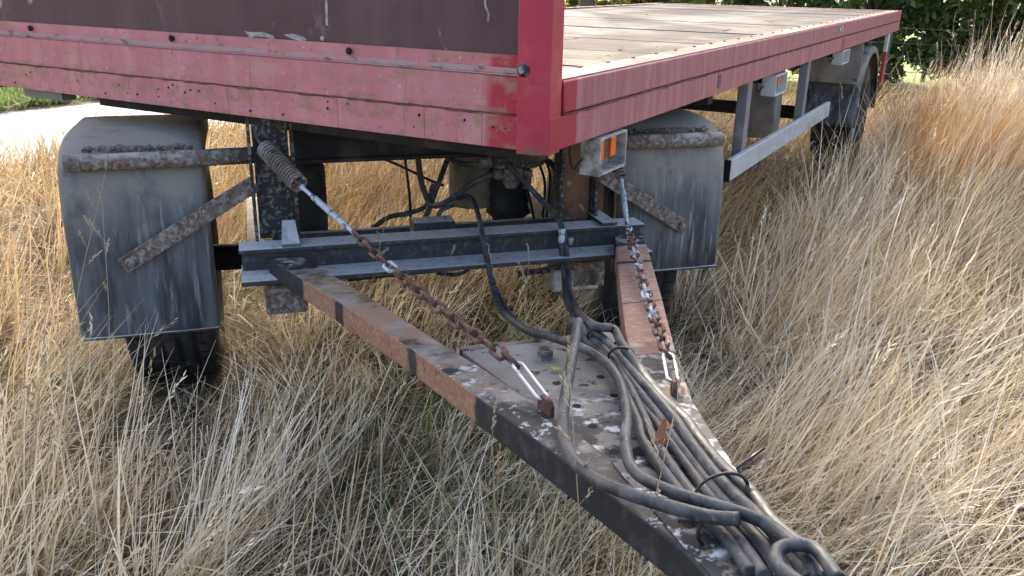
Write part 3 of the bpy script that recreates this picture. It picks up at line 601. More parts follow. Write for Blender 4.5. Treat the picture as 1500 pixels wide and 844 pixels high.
# ------------------------------------------------------------ hoses
HOSES = {
'a':(0.0135,[[0.291,-0.6,0.948],[0.395,-0.68,0.832],[0.441,-0.8,0.758],[0.436,-0.9,0.623],[0.388,-1.05,0.603],[0.333,-1.25,0.622],[0.133,-1.885,0.836],[0.173,-1.913,0.833],[0.157,-2.001,0.834],[0.144,-2.098,0.836],[0.131,-2.196,0.838],[0.125,-2.282,0.839],[0.123,-2.377,0.845],[0.116,-2.432,0.844],[0.101,-2.547,0.852],[0.103,-2.621,0.858],[0.087,-2.717,0.864],[0.089,-2.797,0.87],[0.079,-2.849,0.873]]),
'b':(0.0135,[[0.429,-0.84,0.707],[0.421,-0.9,0.612],[0.342,-1.15,0.607],[0.282,-1.4,0.651],[0.142,-1.863,0.812],[0.142,-1.953,0.819],[0.13,-2.075,0.827],[0.121,-2.165,0.834],[0.111,-2.285,0.842],[0.099,-2.385,0.849],[0.088,-2.44,0.853],[0.07,-2.565,0.862],[0.065,-2.637,0.867],[0.066,-2.706,0.871],[0.059,-2.797,0.878],[0.045,-2.856,0.882]]),
'c':(0.0135,[[0.129,-1.76,0.797],[0.124,-1.856,0.808],[0.123,-1.987,0.815],[0.121,-2.081,0.82],[0.11,-2.161,0.825],[0.096,-2.267,0.831],[0.088,-2.362,0.835],[0.077,-2.426,0.84],[0.063,-2.54,0.848],[0.054,-2.613,0.853],[0.048,-2.689,0.858],[0.042,-2.777,0.864],[0.027,-2.834,0.868]]),
'd':(0.0125,[[0.118,-1.81,0.797],[0.115,-1.891,0.802],[0.112,-2.03,0.812],[0.088,-2.153,0.821],[0.065,-2.253,0.828],[0.043,-2.343,0.834],[0.019,-2.417,0.839],[0.001,-2.568,0.85],[-0.002,-2.652,0.856],[0.003,-2.728,0.861],[-0.008,-2.808,0.867]]),
'e':(0.0125,[[0.136,-1.8,0.798],[0.139,-1.889,0.804],[0.124,-2.039,0.815],[0.1,-2.161,0.823],[0.075,-2.268,0.831],[0.054,-2.357,0.837],[0.039,-2.416,0.841],[0.016,-2.576,0.852],[0.015,-2.662,0.858],[0.015,-2.743,0.864],[0.003,-2.822,0.87]]),
'f':(0.012,[[0.139,-1.772,0.79],[0.142,-1.858,0.796],[0.13,-1.998,0.806],[0.115,-2.112,0.814],[0.089,-2.251,0.824],[0.079,-2.345,0.83],[0.07,-2.407,0.835],[0.05,-2.55,0.845],[0.042,-2.611,0.849],[0.042,-2.68,0.854],[0.039,-2.775,0.86],[0.023,-2.827,0.864]]),
'g':(0.0125,[[0.153,-0.83,0.748],[0.151,-0.86,0.67],[0.133,-1.0,0.62],[0.108,-1.2,0.613],[0.032,-1.677,0.751],[0.041,-1.821,0.791],[0.049,-1.921,0.818],[0.066,-2.005,0.834],[0.074,-2.103,0.846],[0.063,-2.198,0.853],[0.039,-2.282,0.859],[0.006,-2.371,0.865],[-0.023,-2.431,0.864],[-0.055,-2.519,0.87],[-0.055,-2.573,0.874],[-0.034,-2.631,0.883],[0.008,-2.697,0.893],[0.032,-2.727,0.895],[0.053,-2.76,0.892],[0.06,-2.824,0.892],[0.052,-2.861,0.884]]),
'h':(0.0135,[[0.044,-2.019,0.907],[-0.011,-2.137,0.891],[-0.075,-2.273,0.875],[-0.111,-2.359,0.861],[-0.121,-2.406,0.849],[-0.127,-2.479,0.852],[-0.118,-2.551,0.865],[-0.094,-2.616,0.879],[-0.056,-2.674,0.888],[-0.017,-2.712,0.891],[0.014,-2.736,0.898]]),
'loop':(0.013,[[0.05,-2.903,0.917],[0.062,-2.839,0.913],[0.039,-2.82,0.911],[0.012,-2.828,0.912],[-0.004,-2.852,0.914],[-0.003,-2.876,0.915],[0.003,-2.903,0.917]]),
'v1':(0.013,[[0.015,-0.3,0.925],[0.025,-0.32,0.82],[0.047,-0.4,0.756],[0.088,-0.5,0.792],[0.168,-0.55,0.865],[0.252,-0.55,0.9]]),
'v2':(0.012,[[0.132,-0.3,0.907],[0.079,-0.35,0.81],[0.019,-0.4,0.702],[-0.024,-0.45,0.65]]),
'v3':(0.011,[[0.121,-0.35,0.925],[0.153,-0.45,0.923],[0.202,-0.52,0.935],[0.247,-0.55,0.939]]),
'v4':(0.011,[[0.122,-0.5,0.803],[0.168,-0.55,0.813],[0.162,-0.7,0.774],[0.141,-0.84,0.727],[0.156,-0.86,0.645],[0.148,-1.0,0.594],[0.127,-1.25,0.607],[0.042,-1.713,0.754],[0.05,-1.853,0.804]]),
'v5':(0.01,[[0.114,-0.5,0.777],[0.061,-0.5,0.753],[0.033,-0.5,0.674]]),
'v6':(0.013,[[0.45,-0.5,0.942],[0.501,-0.5,0.918],[0.537,-0.5,0.849],[0.545,-0.5,0.725],[0.539,-0.48,0.621]]),
'v7':(0.007,[[0.398,-0.5,0.843],[0.422,-0.5,0.76],[0.452,-0.48,0.641]]),
'v8':(0.006,[[0.468,-0.45,0.909],[0.493,-0.45,0.826],[0.487,-0.45,0.659]]),
'v9':(0.006,[[0.496,-0.45,0.922],[0.515,-0.45,0.839],[0.499,-0.45,0.644]]),
'u1':(0.011,[[-0.181,-0.35,0.66],[-0.113,-0.35,0.702],[-0.031,-0.35,0.714],[0.037,-0.35,0.743],[0.066,-0.35,0.825]]),
'u2':(0.009,[[0.183,-0.6,0.639],[0.156,-0.6,0.56],[0.103,-0.6,0.531],[0.024,-0.6,0.543]]),
't1':(0.006,[[-0.124,-0.3,0.925],[-0.045,-0.3,0.887],[0.049,-0.3,0.836],[0.117,-0.3,0.805]]),
't2':(0.006,[[-0.036,-0.3,0.922],[-0.028,-0.3,0.84],[-0.021,-0.3,0.762],[-0.019,-0.3,0.649]]),
}
HL = {'a': 'outermost thick black hose of the bundle along the right arm', 'b': 'black hose second from the right arm in the drawbar bundle',
 'c': 'black hose third from the right arm in the drawbar bundle', 'd': 'black hose nearest the bare plate among the straight bundle hoses',
 'e': 'black hose second from the bare plate in the straight bundle', 'f': 'black hose in the middle of the drawbar bundle',
 'g': 'dusty hose curving across the plate and over the bundle towards the nose', 'h': 'loose hose with two cut ends drooping over left edge of drawbar',
 'loop': 'black hose bent into a tight loop near the drawbar nose'}
def place_tube(name, pts, r, m, label, cat, group=None, n=10, per=8):
    w = [Vector(W(p)) for p in pts]; b0 = w[0].copy(); mb = MB().tube(spline([tuple(p-b0) for p in w], per), r, n)
    o = mb.build(name, m); o.location = b0; return tag(o, label, cat, group)
for k, (r, pts) in HOSES.items():
    if k in HL: place_tube('air_hose', pts, r*(.78 if k != 'loop' else .72), M['hose'], HL[k], 'hose', 'hoses laid along the drawbar', 12)
    else:
        nm = 'brake_hose' if r > .008 else 'cable'
        MB().tube(spline(pts, 7), r*.9, 9).build(nm, M['hose'] if r > .008 else M['cable_tie'], D)
cp_ = MB().lathe([(.708, .010), (.716, .0125), (.728, .0125), (.730, .0105), (.742, .0105), (.744, .0135), (.756, .0135), (.760, .010)], (.428, -.845, 0), 'Z', 6).build('hose_coupling', M['zinc'], D)
MB().lathe([(.70, .009), (.712, .0115), (.722, .0115), (.726, .009)], (.462, -.85, 0), 'Z', 6).build('hose_coupling', M['steel'], D)
# cable ties round the bundle
def ring_tie(c, u_, v_, label, tail=None):
    cc = Vector(c); pts = [W(tuple(cc+Vector(u_)*math.cos(t)+Vector(v_)*math.sin(t))) for t in np.linspace(0, 2*math.pi, 24)]
    if tail: pts = pts+[W(p) for p in tail]
    b0 = Vector(pts[0]); o = MB().tube([tuple(Vector(p)-b0) for p in pts], .0028, 6).build('cable_tie', M['cable_tie']); o.location = b0
    tag(o, label, 'cable tie', 'ties holding the hose bundle')
def bundle_tie(yk, keys, label):
    ps = []
    for k in keys:
        q = np.array(spline(HOSES[k][1], 8)); ps.append(q[np.argmin(np.abs(q[:, 1]-yk))])
    ps = np.array(ps); c = ps.mean(0); hx = (ps[:, 0].max()-ps[:, 0].min())/2+.013; hz = (ps[:, 2].max()-ps[:, 2].min())/2+.013
    c[0] = (ps[:, 0].max()+ps[:, 0].min())/2; c[2] = (ps[:, 2].max()+ps[:, 2].min())/2
    ring_tie(tuple(c), (hx, -hx*.3, 0), (0, 0, hz), label)
bundle_tie(-1.92, 'abc', 'upper black tie round the hose bundle beside the gusset plate')
bundle_tie(-2.05, 'abc', 'lower black tie round the hose bundle beside the gusset plate')
ring_tie((.055, -2.62, DZ(-2.62)+.025), (.045, .0, .004), (0, .01, .024), 'long-tailed black tie near the drawbar nose', [(.09, -2.60, .885), (.135, -2.60, .915)])
ring_tie((.012, -2.70, DZ(-2.7)+.02), (.045, .01, .0), (0, .008, .03), 'thin black wire tie at the drawbar nose', [(-.02, -2.69, .87), (-.05, -2.68, .868)])

# ------------------------------------------------------------ vegetation helpers
def colmesh(name, verts, loops_per, nfaces, cols, m, parent=None, smooth=True):
    """verts (n,3); faces given as index array (nf,k)"""
    faces = loops_per; k = faces.shape[1]; me = bpy.data.meshes.new(name)
    me.vertices.add(len(verts)); me.vertices.foreach_set('co', verts.astype(np.float32).ravel())
    me.loops.add(faces.size); me.loops.foreach_set('vertex_index', faces.astype(np.int32).ravel())
    me.polygons.add(len(faces)); me.polygons.foreach_set('loop_start', np.arange(0, faces.size, k, dtype=np.int32))
    if smooth: me.polygons.foreach_set('use_smooth', np.ones(len(faces), bool))
    ca = me.color_attributes.new('Col', 'FLOAT_COLOR', 'POINT')
    c4 = np.ones((len(verts), 4), np.float32); c4[:, :3] = cols; ca.data.foreach_set('color', c4.ravel())
    me.update(calc_edges=True); return link(name, me, m, parent)
def blade_arrays(x, y, z, L, az, t0, curve, w, col, seg=4, twist=None):
    """ribbons: start tilt t0 from vertical towards az, tilt grows by curve"""
    n = len(x); s = np.arange(seg+1)/seg
    tilt = t0[:, None]+curve[:, None]*s[None, :]
    dx = np.sin(tilt)*np.cos(az)[:, None]; dy = np.sin(tilt)*np.sin(az)[:, None]; dz = np.cos(tilt)
    kk = rng.integers(1, seg+1, n); kink = (rng.random(n) < .3)*rng.uniform(.3, 1.1, n); tilt = tilt+kink[:, None]*(np.arange(seg+1)[None, :] >= kk[:, None])
    dx = np.sin(tilt)*np.cos(az)[:, None]; dy = np.sin(tilt)*np.sin(az)[:, None]; dz = np.cos(tilt)
    wb = .03 if twist is None else twist; dx += rng.normal(0, wb, (n, seg+1)); dy += rng.normal(0, wb, (n, seg+1))
    st = (L/seg)[:, None]
    X = x[:, None]+np.concatenate([np.zeros((n, 1)), np.cumsum(dx[:, :-1]*st, 1)], 1)
    Y = y[:, None]+np.concatenate([np.zeros((n, 1)), np.cumsum(dy[:, :-1]*st, 1)], 1)
    Z = z[:, None]+np.concatenate([np.zeros((n, 1)), np.cumsum(dz[:, :-1]*st, 1)], 1)
    Z = np.maximum(Z, .01+rng.random((n, 1))*.03)
    b = rng.random(n)*2*np.pi
    sx, sy = np.cos(b)[:, None], np.sin(b)[:, None]
    wid = w[:, None]*.5*np.interp(s, [0, .5, .85, 1], [1, .9, .6, .15])[None, :]
    A = np.stack([X-sx*wid, Y-sy*wid, Z], -1); B = np.stack([X+sx*wid, Y+sy*wid, Z], -1)
    V = np.stack([A, B], 2).reshape(n, (seg+1)*2, 3)
    tone = np.interp(s, [0, .3, 1], [.72, 1, 1.06])                        # blades darker towards the base
    K = np.repeat((col[:, None, :]*tone[None, :, None])[:, :, None, :], 2, 2).reshape(n, (seg+1)*2, 3)
    base = (np.arange(n)*(seg+1)*2)[:, None, None]; j = (np.arange(seg)*2)[None, :, None]
    F = (base+j+np.array([0, 1, 3, 2])[None, None, :]).reshape(-1, 4)
    return V.reshape(-1, 3), F, K.reshape(-1, 3), np.stack([X[:, -1], Y[:, -1], Z[:, -1]], -1), np.stack([X[:, -1]-X[:, -2], Y[:, -1]-Y[:, -2], Z[:, -1]-Z[:, -2]], -1)
class Pile:
    def __init__(s): s.V = []; s.F = []; s.K = []; s.n = 0
    def add(s, V, F, K):
        s.V.append(V); s.F.append(F+s.n); s.K.append(K); s.n += len(V)
    def build(s, name, m, parent=None): return colmesh(name, np.concatenate(s.V), np.concatenate(s.F), 0, np.concatenate(s.K), m, parent)
Rm = np.array([RIGHT, DOWN, FWD]); cp = np.array(CAM)
def project(x, y, z):
    q = (np.stack([x, y, z], -1)-cp) @ Rm.T; d = np.maximum(q[:, 2], .01); return q[:, 0]/d*1260.6+750, q[:, 1]/d*1260.6+422, q[:, 2]
_ph = rng.random((8, 3))*6.28; _dr = rng.random((8, 2))*2-1
def smooth_noise(x, y, f, k=0):
    v = 0
    for i in range(5): 
        j = (i+k) % 8; v = v+np.sin(f*(1+.37*i)*(x*_dr[j, 0]*1.6+y*_dr[j, 1]*1.6)+_ph[j, 0]+k*1.3)
    return v/5
STRAW = np.array([(.56, .46, .29), (.66, .56, .39), (.46, .355, .20), (.74, .67, .52), (.36, .26, .14), (.60, .48, .29), (.82, .77, .66), (.70, .62, .48)])
SUN_GOLD = np.array([(.50, .34, .14), (.58, .40, .18), (.44, .25, .09), (.60, .47, .26)])  # warm tone of sunlit grass held in the palette
BROWN = np.array([(.12, .082, .045), (.19, .13, .075), (.08, .055, .032), (.27, .21, .14)])
GREEN = np.array([(.075, .125, .035), (.11, .17, .05), (.16, .20, .07), (.055, .095, .035)])
def pick(pal, n): 
    return pal[rng.integers(0, len(pal), n)]*rng.uniform(.78, 1.2, (n, 1))
# keep-out tests in world space
u_ = np.array([math.cos(.79999), math.sin(.79999)]); w_d = np.array([-u_[1], u_[0]]); DO = np.array([.0884, .9228])
def dolly_xy(x, y): return (x-DO[0])*u_[0]+(y-DO[1])*u_[1], (x-DO[0])*w_d[0]+(y-DO[1])*w_d[1]
def allowed(x, y):
    ok = ~((x < -4.8+.12*np.sin(y*1.3)) & (x > -7.75))
    lx, ly = dolly_xy(x, y)
    for sx in (-.95, .95): ok &= ~((np.abs(lx-sx) < .18) & (np.abs(ly) < .33))
    for sx in (-1.06, 1.06): ok &= ~((np.abs(x-sx) < .15) & (np.abs(y-6.1) < .33))
    return ok & (y < 10.5)
def hmax(x, y):
    """ceiling for stalks under the body and the drawbar"""
    lx, ly = dolly_xy(x, y); h = np.full(len(x), 9.)
    under = (np.abs(x) < 1.3) & (y > -.1) & (y < 7.5); h[under] = .42
    db = (ly < .5) & (ly > -3.4) & (lx > -.75+(-ly-.8)*.2) & (lx < .92-(-ly-.8)*.22) ; h[db] = np.minimum(h[db], .40)
    bx_ = (np.abs(lx) < 1.3) & (ly < .7) & (ly > -.85); h[bx_] = np.minimum(h[bx_], .34)
    h[x < -3.1] = np.minimum(h[x < -3.1], .38)
    fr = (np.abs(np.abs(lx)-.95) < .24) & (ly < -.2) & (ly > -1.15); h[fr] = np.minimum(h[fr], .13)
    return h
def scatter(n, xr, yr, keep):
    x = rng.uniform(*xr, n); y = rng.uniform(*yr, n); px, py, d = project(x, y, np.full(n, .2))
    k = (d > .9) & (px > -260) & (px < 1760) & (py < 1100) & allowed(x, y) & (rng.random(n) < keep(d))
    return x[k], y[k], d[k]
def region(x, y):
    """0 left/front meadow, 1 right flattened, 2 far tall"""
    return np.where(x > 1.35, np.where(y > 2.6, 2, 1), 0)
dry = Pile(); thatch = Pile(); green = Pile(); seeds = Pile()
FAR = lambda d: np.clip((3.2/np.maximum(d, 1))**1.7, .035, 1)
# 1. lying thatch
x, y, d = scatter(150000, (-9, 4.5), (-2.3, 10.4), lambda d: FAR(d))
n = len(x); L = rng.uniform(.10, .42, n); az = smooth_noise(x, y, 2.2, 1)*2.2+rng.normal(0, 1.3, n)
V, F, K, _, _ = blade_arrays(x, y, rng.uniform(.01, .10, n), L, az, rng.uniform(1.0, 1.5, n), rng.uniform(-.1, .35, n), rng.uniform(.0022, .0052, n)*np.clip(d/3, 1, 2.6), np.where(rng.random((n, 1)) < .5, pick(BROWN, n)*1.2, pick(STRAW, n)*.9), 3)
thatch.add(V, F, K)
# 2. tufts of long leaning stalks
def tufts(nc, xr, yr, per, spread, Lr, tr, cr, wr, pal, azf, keep=FAR, seg=4, pile=dry, seedp=0.0, hm=True, az_s=.5, gaps=True):
    x, y, d = scatter(nc, xr, yr, keep); m = per
    gp_ = rng.random(len(x)) < np.clip(.68+1.1*smooth_noise(x, y, 4.5, 5)+.6*smooth_noise(x, y, 13, 6), .12, 1)
    if gaps: x, y, d = x[gp_], y[gp_], d[gp_]
    az0 = azf(x, y)+rng.normal(0, .5, len(x)); l0 = rng.uniform(.75, 1.1, len(x)); c0 = pick(pal, len(x))
    X = np.repeat(x, m)+rng.normal(0, spread, len(x)*m); Y = np.repeat(y, m)+rng.normal(0, spread, len(x)*m); Dp = np.repeat(d, m)
    n = len(X); az = np.repeat(az0, m)+rng.normal(0, az_s, n)
    L = np.repeat(l0, m)*rng.uniform(*Lr, n); t0 = rng.uniform(*tr, n); cu = rng.uniform(*cr, n)
    if hm:
        h = hmax(X, Y); top = L*np.cos(np.minimum(t0+cu*.5, 1.45)); L = np.where(top > h, L*h/np.maximum(top, .01)*rng.uniform(.6, 1, n), L)
    k = (L > .05) & allowed(X, Y); X, Y, L, az, t0, cu, Dp = [a[k] for a in (X, Y, L, az, t0, cu, Dp)]; n = len(X)
    col = np.repeat(c0, m, 0)[k]*.5+pick(pal, n)*.5
    if pile is dry: col = col*(1-np.clip((-.1-X)/.9, 0, 1)[:, None]*np.array([.30, .37, .48]))       # sunlit gold of the left side mixed into the blade colour
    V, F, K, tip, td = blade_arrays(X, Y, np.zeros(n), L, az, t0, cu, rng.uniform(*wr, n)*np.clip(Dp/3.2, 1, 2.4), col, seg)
    pile.add(V, F, K)
    if seedp:
        s = rng.random(n) < seedp; heads(tip[s], td[s], Dp[s], col[s])
def heads(tip, td, dp, col, q=9):
    n = len(tip)
    if n == 0: return
    td = td/np.linalg.norm(td, axis=1, keepdims=True); Ls = rng.uniform(.05, .12, n)
    k = np.arange(q)/q; side = rng.normal(0, 1, (n, q, 3)); side -= (side*td[:, None, :]).sum(-1, keepdims=True)*td[:, None, :]; side /= np.linalg.norm(side, axis=-1, keepdims=True)
    P = tip[:, None, :]-td[:, None, :]*(Ls[:, None]*(1-k)[None, :])[:, :, None]+side*.0015
    ln = (Ls*.24)[:, None, None]; wd_ = (.0034*np.clip(dp/3.2, 1, 2))[:, None, None]*np.interp(k, [0, .3, 1], [.8, 1.2, .6])[None, :, None]
    up = td[:, None, :]*.85+side*.4; sd = np.cross(up, side)
    a = P; b = P+up*ln*.45+sd*wd_; c_ = P+up*ln; e = P+up*ln*.45-sd*wd_
    V = np.stack([a, b, c_, e], 2).reshape(-1, 3); F = np.arange(len(V)).reshape(-1, 4)
    K = np.repeat((col*1.08)[:, None, :], q*4, 1).reshape(-1, 3); seeds.add(V, F, K)
left_az = lambda x, y: smooth_noise(x, y, 1.3, 2)*2.4+.4
right_az = lambda x, y: .6+smooth_noise(x, y, 1.7, 3)*2.0
tall_az = lambda x, y: .8+smooth_noise(x, y, 1.2, 4)*1.6
# left and front meadow
SW_ = (.0027, .0060)
tufts(1600, (-5, 2.2), (-2.3, 3.5), 13, .05, (.30, .70), (.05, .9), (.0, .5), SW_, STRAW*.92, left_az, seedp=.10, az_s=.8)
tufts(800, (-5, 2.2), (-2.3, 3.5), 22, .045, (.45, .80), (.1, .8), (.0, .35), SW_, STRAW*1.05, left_az, seedp=.12, az_s=.38)
tufts(300, (-5, 2.2), (-2.3, 3.5), 8, .05, (.45, .80), (.0, .35), (.0, .4), (.003, .0056), STRAW*1.08, left_az, seedp=.35)
tufts(1300, (-5, 2.2), (-2.3, 3.5), 10, .06, (.15, .40), (.2, 1.2), (.1, .8), (.002, .0050), BROWN*1.1, left_az, az_s=1.0)
# right, flattened and combed
tufts(1350, (1.3, 4.2), (-1.6, 3.2), 14, .06, (.30, .80), (.5, 1.35), (-.1, .4), SW_, STRAW*.95, right_az, seedp=.03, az_s=1.2)
tufts(640, (1.3, 4.2), (-1.6, 3.2), 20, .05, (.35, .9), (.3, 1.2), (.0, .3), SW_, STRAW*1.05, right_az, seedp=.06, az_s=.45)
tufts(1300, (1.3, 4.2), (-1.6, 3.2), 11, .06, (.2, .5), (.4, 1.3), (.1, .6), (.002, .0048), BROWN, right_az, az_s=1.0)
# tall stand along the right side of the trailer
K6 = lambda d: np.clip((6/np.maximum(d, 1))**1.2, .1, 1)
tufts(700, (2.05, 4.5), (3.4, 9), 13, .09, (.9, 1.4), (.0, .4), (.1, .5), (.0018, .0036), STRAW*.8, tall_az, keep=K6, seedp=.15)
tufts(1500, (1.45, 4.5), (2.2, 10.4), 13, .09, (.5, 1.1), (.05, .7), (.1, .55), (.0018, .0036), STRAW*.85, tall_az, keep=K6, seedp=.12)
tufts(520, (1.72, 2.25), (3.9, 6.0), 16, .09, (.55, 1.0), (.05, .6), (.1, .5), (.0018, .0036), SUN_GOLD*np.array([.95, .86, .74]), tall_az, keep=K6, seedp=.08)  # golden patch: sunlit look painted into the blade colours
tufts(1500, (1.45, 4.5), (2.2, 10.4), 11, .08, (.3, .8), (.1, .8), (.1, .6), (.002, .004), BROWN, tall_az, keep=K6)
# behind the trailer to the left (sunlit) and under it
tufts(3400, (-4.9, 1.4), (1.2, 10.4), 11, .07, (.35, .85), (.2, .95), (.0, .6), (.0020, .0040), np.concatenate([SUN_GOLD*.9, STRAW[:3]*.8]), right_az, keep=lambda d: np.clip((5/np.maximum(d, 1))**1.3, .08, 1), seedp=.06)  # part of the sunlit gold is painted into these blades
tufts(2600, (-10.5, -7.85), (1, 9), 16, .07, (.10, .24), (.1, .6), (.1, .6), (.004, .007), GREEN*1.3, left_az, keep=lambda d: d*0+1, pile=green, hm=False, gaps=False)
# fresh green blades low down
tufts(1900, (-4.8, 4), (-2.2, 6), 11, .06, (.12, .42), (.1, .9), (.2, .9), (.0022, .0046), GREEN, left_az, pile=green, keep=lambda d: np.clip((4/np.maximum(d, 1))**1.3, .05, 1)*(.8))
for gx, gy in ((1.35,1.23),(1.42,1.1),(1.6,5.0),(1.75,4.3),(.75,.22),(.35,.12),(.62,.9),(-.55,-.22),(2.45,1.35),(1.25,-.05),(1.2,-.35),(2.0,2.6)):
    n = 45; X = gx+rng.normal(0, .09, n); Y = gy+rng.normal(0, .09, n); L_ = np.minimum(rng.uniform(.16, .46, n), hmax(X, Y)*1.1)
    V, F, K, _, _ = blade_arrays(X, Y, np.zeros(n), L_, rng.uniform(0, 6.28, n), rng.uniform(.1, .6, n), rng.uniform(.2, .9, n), rng.uniform(.003, .0065, n), pick(GREEN*1.5, n), 5); green.add(V, F, K)
tag(dry.build('dry_grass', M['grass']), 'long pale straw-coloured dry grass around the trailer', 'grass', kind='stuff')
tag(thatch.build('grass_thatch', M['grass']), 'flattened brown and straw thatch on the ground', 'grass', kind='stuff')
tag(green.build('green_grass', M['greengrass']), 'fresh green blades low in the dry grass and verge', 'grass', kind='stuff')
tag(seeds.build('grass_seed_heads', M['grass']), 'pale seed heads scattered through the dry grass', 'grass', kind='stuff')

# ------------------------------------------------------------ single flowering stems in front of things
def stem(base, top, bend, label, nh=4, seed=0, thick=.0018):
    r = np.random.default_rng(seed); b = np.array(base, float); t = np.array(top, float); mid = (b+t)/2+np.array(bend)
    o = empty('flowering_grass_stem', tuple(b), label=label, cat='grass stem', group='flowering grass stems')
    pts = np.array(spline([b-b, mid-b, t-b], 8)); MB().tube([tuple(p) for p in pts], list(np.linspace(thick, thick*.5, len(pts))), 5).build('stalk', M['stalk'], o)
    for k in range(nh):
        f = .66+.34*(k+1)/nh; p = pts[int(f*(len(pts)-1))]; d = pts[-1]-pts[-3]; d = d/np.linalg.norm(d)
        sd = r.normal(0, 1, 3); sd -= sd@d*d; sd /= np.linalg.norm(sd); ax = d*.8+sd*(.55 if k < nh-1 else .1); ax /= np.linalg.norm(ax)
        ln = r.uniform(.03, .06)*(1.3 if k == nh-1 else 1); mb = MB(); q0 = p+ax*ln*.3
        mb.tube([tuple(p), tuple(q0)], .0006, 4)
        for j in range(12):
            c = q0+ax*ln*(j/12)+r.normal(0, .0012, 3); s2 = r.normal(0, 1, 3); s2 -= s2@ax*ax; s2 /= np.linalg.norm(s2); up = ax*.9+s2*.35; n2 = np.cross(up, s2)
            w2 = .0022*np.interp(j/12, [0, .4, 1], [.7, 1.2, .6])
            mb.tube([tuple(c), tuple(c+up*.006), tuple(c+up*.013)], [w2*.3, w2, w2*.15], 4, cap=False)
        mb.build('seed_head', M['stalk'], o)
    return o
M['stalk'] = mat('pale dry stalk', (.56, .46, .30), .7, layers=[dict(col=(.42, .30, .17), scale=20, lo=.45, hi=.7)], transl=.15)
SW = [((-.05, -.56), (.01, -.45, .94), 'upright stem with spread seed heads before the middle of the left mudguard'),
 ((-.22, -.57), (-.07, -.37, 1.01), 'tallest seeded stem leaning right before the left mudguard'),
 ((-.05, -.66), (.05, -.64, .63), 'short stem at the lower left corner of the left mudguard'),
 ((.41, .12), (.53, .23, .82), 'seed stem rising across the left drawbar arm to the left chain'),
 ((.54, .32), (.69, .38, .67), 'seed stem before the cross beam between chain and hanging hose'),
 ((.94, .45), (.87, .37, .66), 'seed stem with drooping heads over the hanging hoses'),
 ((.90, .50), (.98, .42, .70), 'thin stem crossing the hanging hoses under the cross beam'),
 ((1.19, -.16), (1.22, -.24, .52), 'bleached stem standing below the left drawbar arm'),
 ((1.79, -.92), (1.77, -.92, 1.01), 'nearest stem with plump seed heads before the gusset plate'),
 ((1.83, -.90), (1.95, -.95, 1.04), 'nearest thin straight stem leaning across the hoses'),
 ((1.61, -.78), (1.56, -.80, .79), 'near stem before the black end of the left arm'),
 ((.63, -.49), (.74, -.53, .50), 'seed stem in the grass right of the left front tyre'),
 ((.42, -.69), (.56, -.72, .46), 'arching stem in the grass below the left front tyre'),
 ((.98, -.43), (1.28, -.39, .41), 'stem leaning right in the grass below the drawbar'),
 ((.01, -.86), (.19, -.83, .57), 'stem standing at the lower left edge of the picture'),
 ((1.50, 4.6), (1.62, 5.0, .85), 'tall stem by the far end of the side guard'),
 ((1.42, 2.1), (1.34, 2.35, .72), 'stem in front of the near end of the side guard'),
 ((1.48, 2.3), (1.40, 2.75, .80), 'stem crossing the middle of the side guard rail'),
 ((2.05, 4.2), (2.02, 4.6, 1.35), 'very tall stem against the dark trees at right'),
 ((2.22, 4.0), (2.30, 4.5, 1.42), 'tallest leaning stem against the dark trees at far right'),
 ((1.85, 5.2), (1.84, 5.6, 1.30), 'tall thin stem beside the rear corner of the trailer')]
for i, (b, t, lb_) in enumerate(SW): stem((b[0], b[1], 0), t, (rng.normal(0, .02), rng.normal(0, .02), .03), lb_, 4+i % 3, i, .0016)

# ------------------------------------------------------------ fallen leaves
def leaf(loc, ln, wd_, rot, m, label, curl=.3, group='fallen leaves'):
    v = []; f = []
    for i in range(7):
        t = i/6; w2 = wd_*math.sin(math.pi*min(.97, t*.9+.07))**.8; z = curl*ln*(t-.5)**2*2
        v += [(ln*(t-.5), -w2/2, z+.12*wd_), (ln*(t-.5), 0, z), (ln*(t-.5), w2/2, z+.12*wd_)]
    for i in range(6): f += [(3*i, 3*i+1, 3*i+4, 3*i+3), (3*i+1, 3*i+2, 3*i+5, 3*i+4)]
    mb = MB().add(v, f, True); mb.tube([(-ln*.5, 0, curl*ln*.5), (-ln*.62, .002, curl*ln*.55), (-ln*.75, .004, curl*ln*.4)], .0012, 4)
    o = mb.build('fallen_leaf', m); o.location = loc; o.rotation_euler = rot; return tag(o, label, 'leaf', group)
leaf(W((.012, -2.486, DZ(-2.486)+.052)), .062, .020, (.3, -.1, 1.9), M['dryleaf'], 'curled brown leaf lying on the hoses near the drawbar nose', .9)
leaf(W((.008, -1.985, DZ(-1.985)-.010)), .030, .014, (.1, .1, .3), M['greenleaf'], 'fresh green leaf on the gusset plate beside the threaded boss')
leaf(W((-.012, -2.567, DZ(-2.567)+.012)), .022, .010, (.2, .2, 1.2), M['paleleaf'], 'small pale leaf on the drawbar nose')
leaf(W((-.075, -2.27, DZ(-2.27)+.014)), .03, .012, (.9, .2, 2.2), M['dryleaf'], 'orange brown leaf caught beside the left chain lug')
leaf(W((.05, -2.43, DZ(-2.43)+.05)), .028, .012, (.5, .3, .4), M['dryleaf'], 'small brown leaf scrap between the bundle hoses', .8)
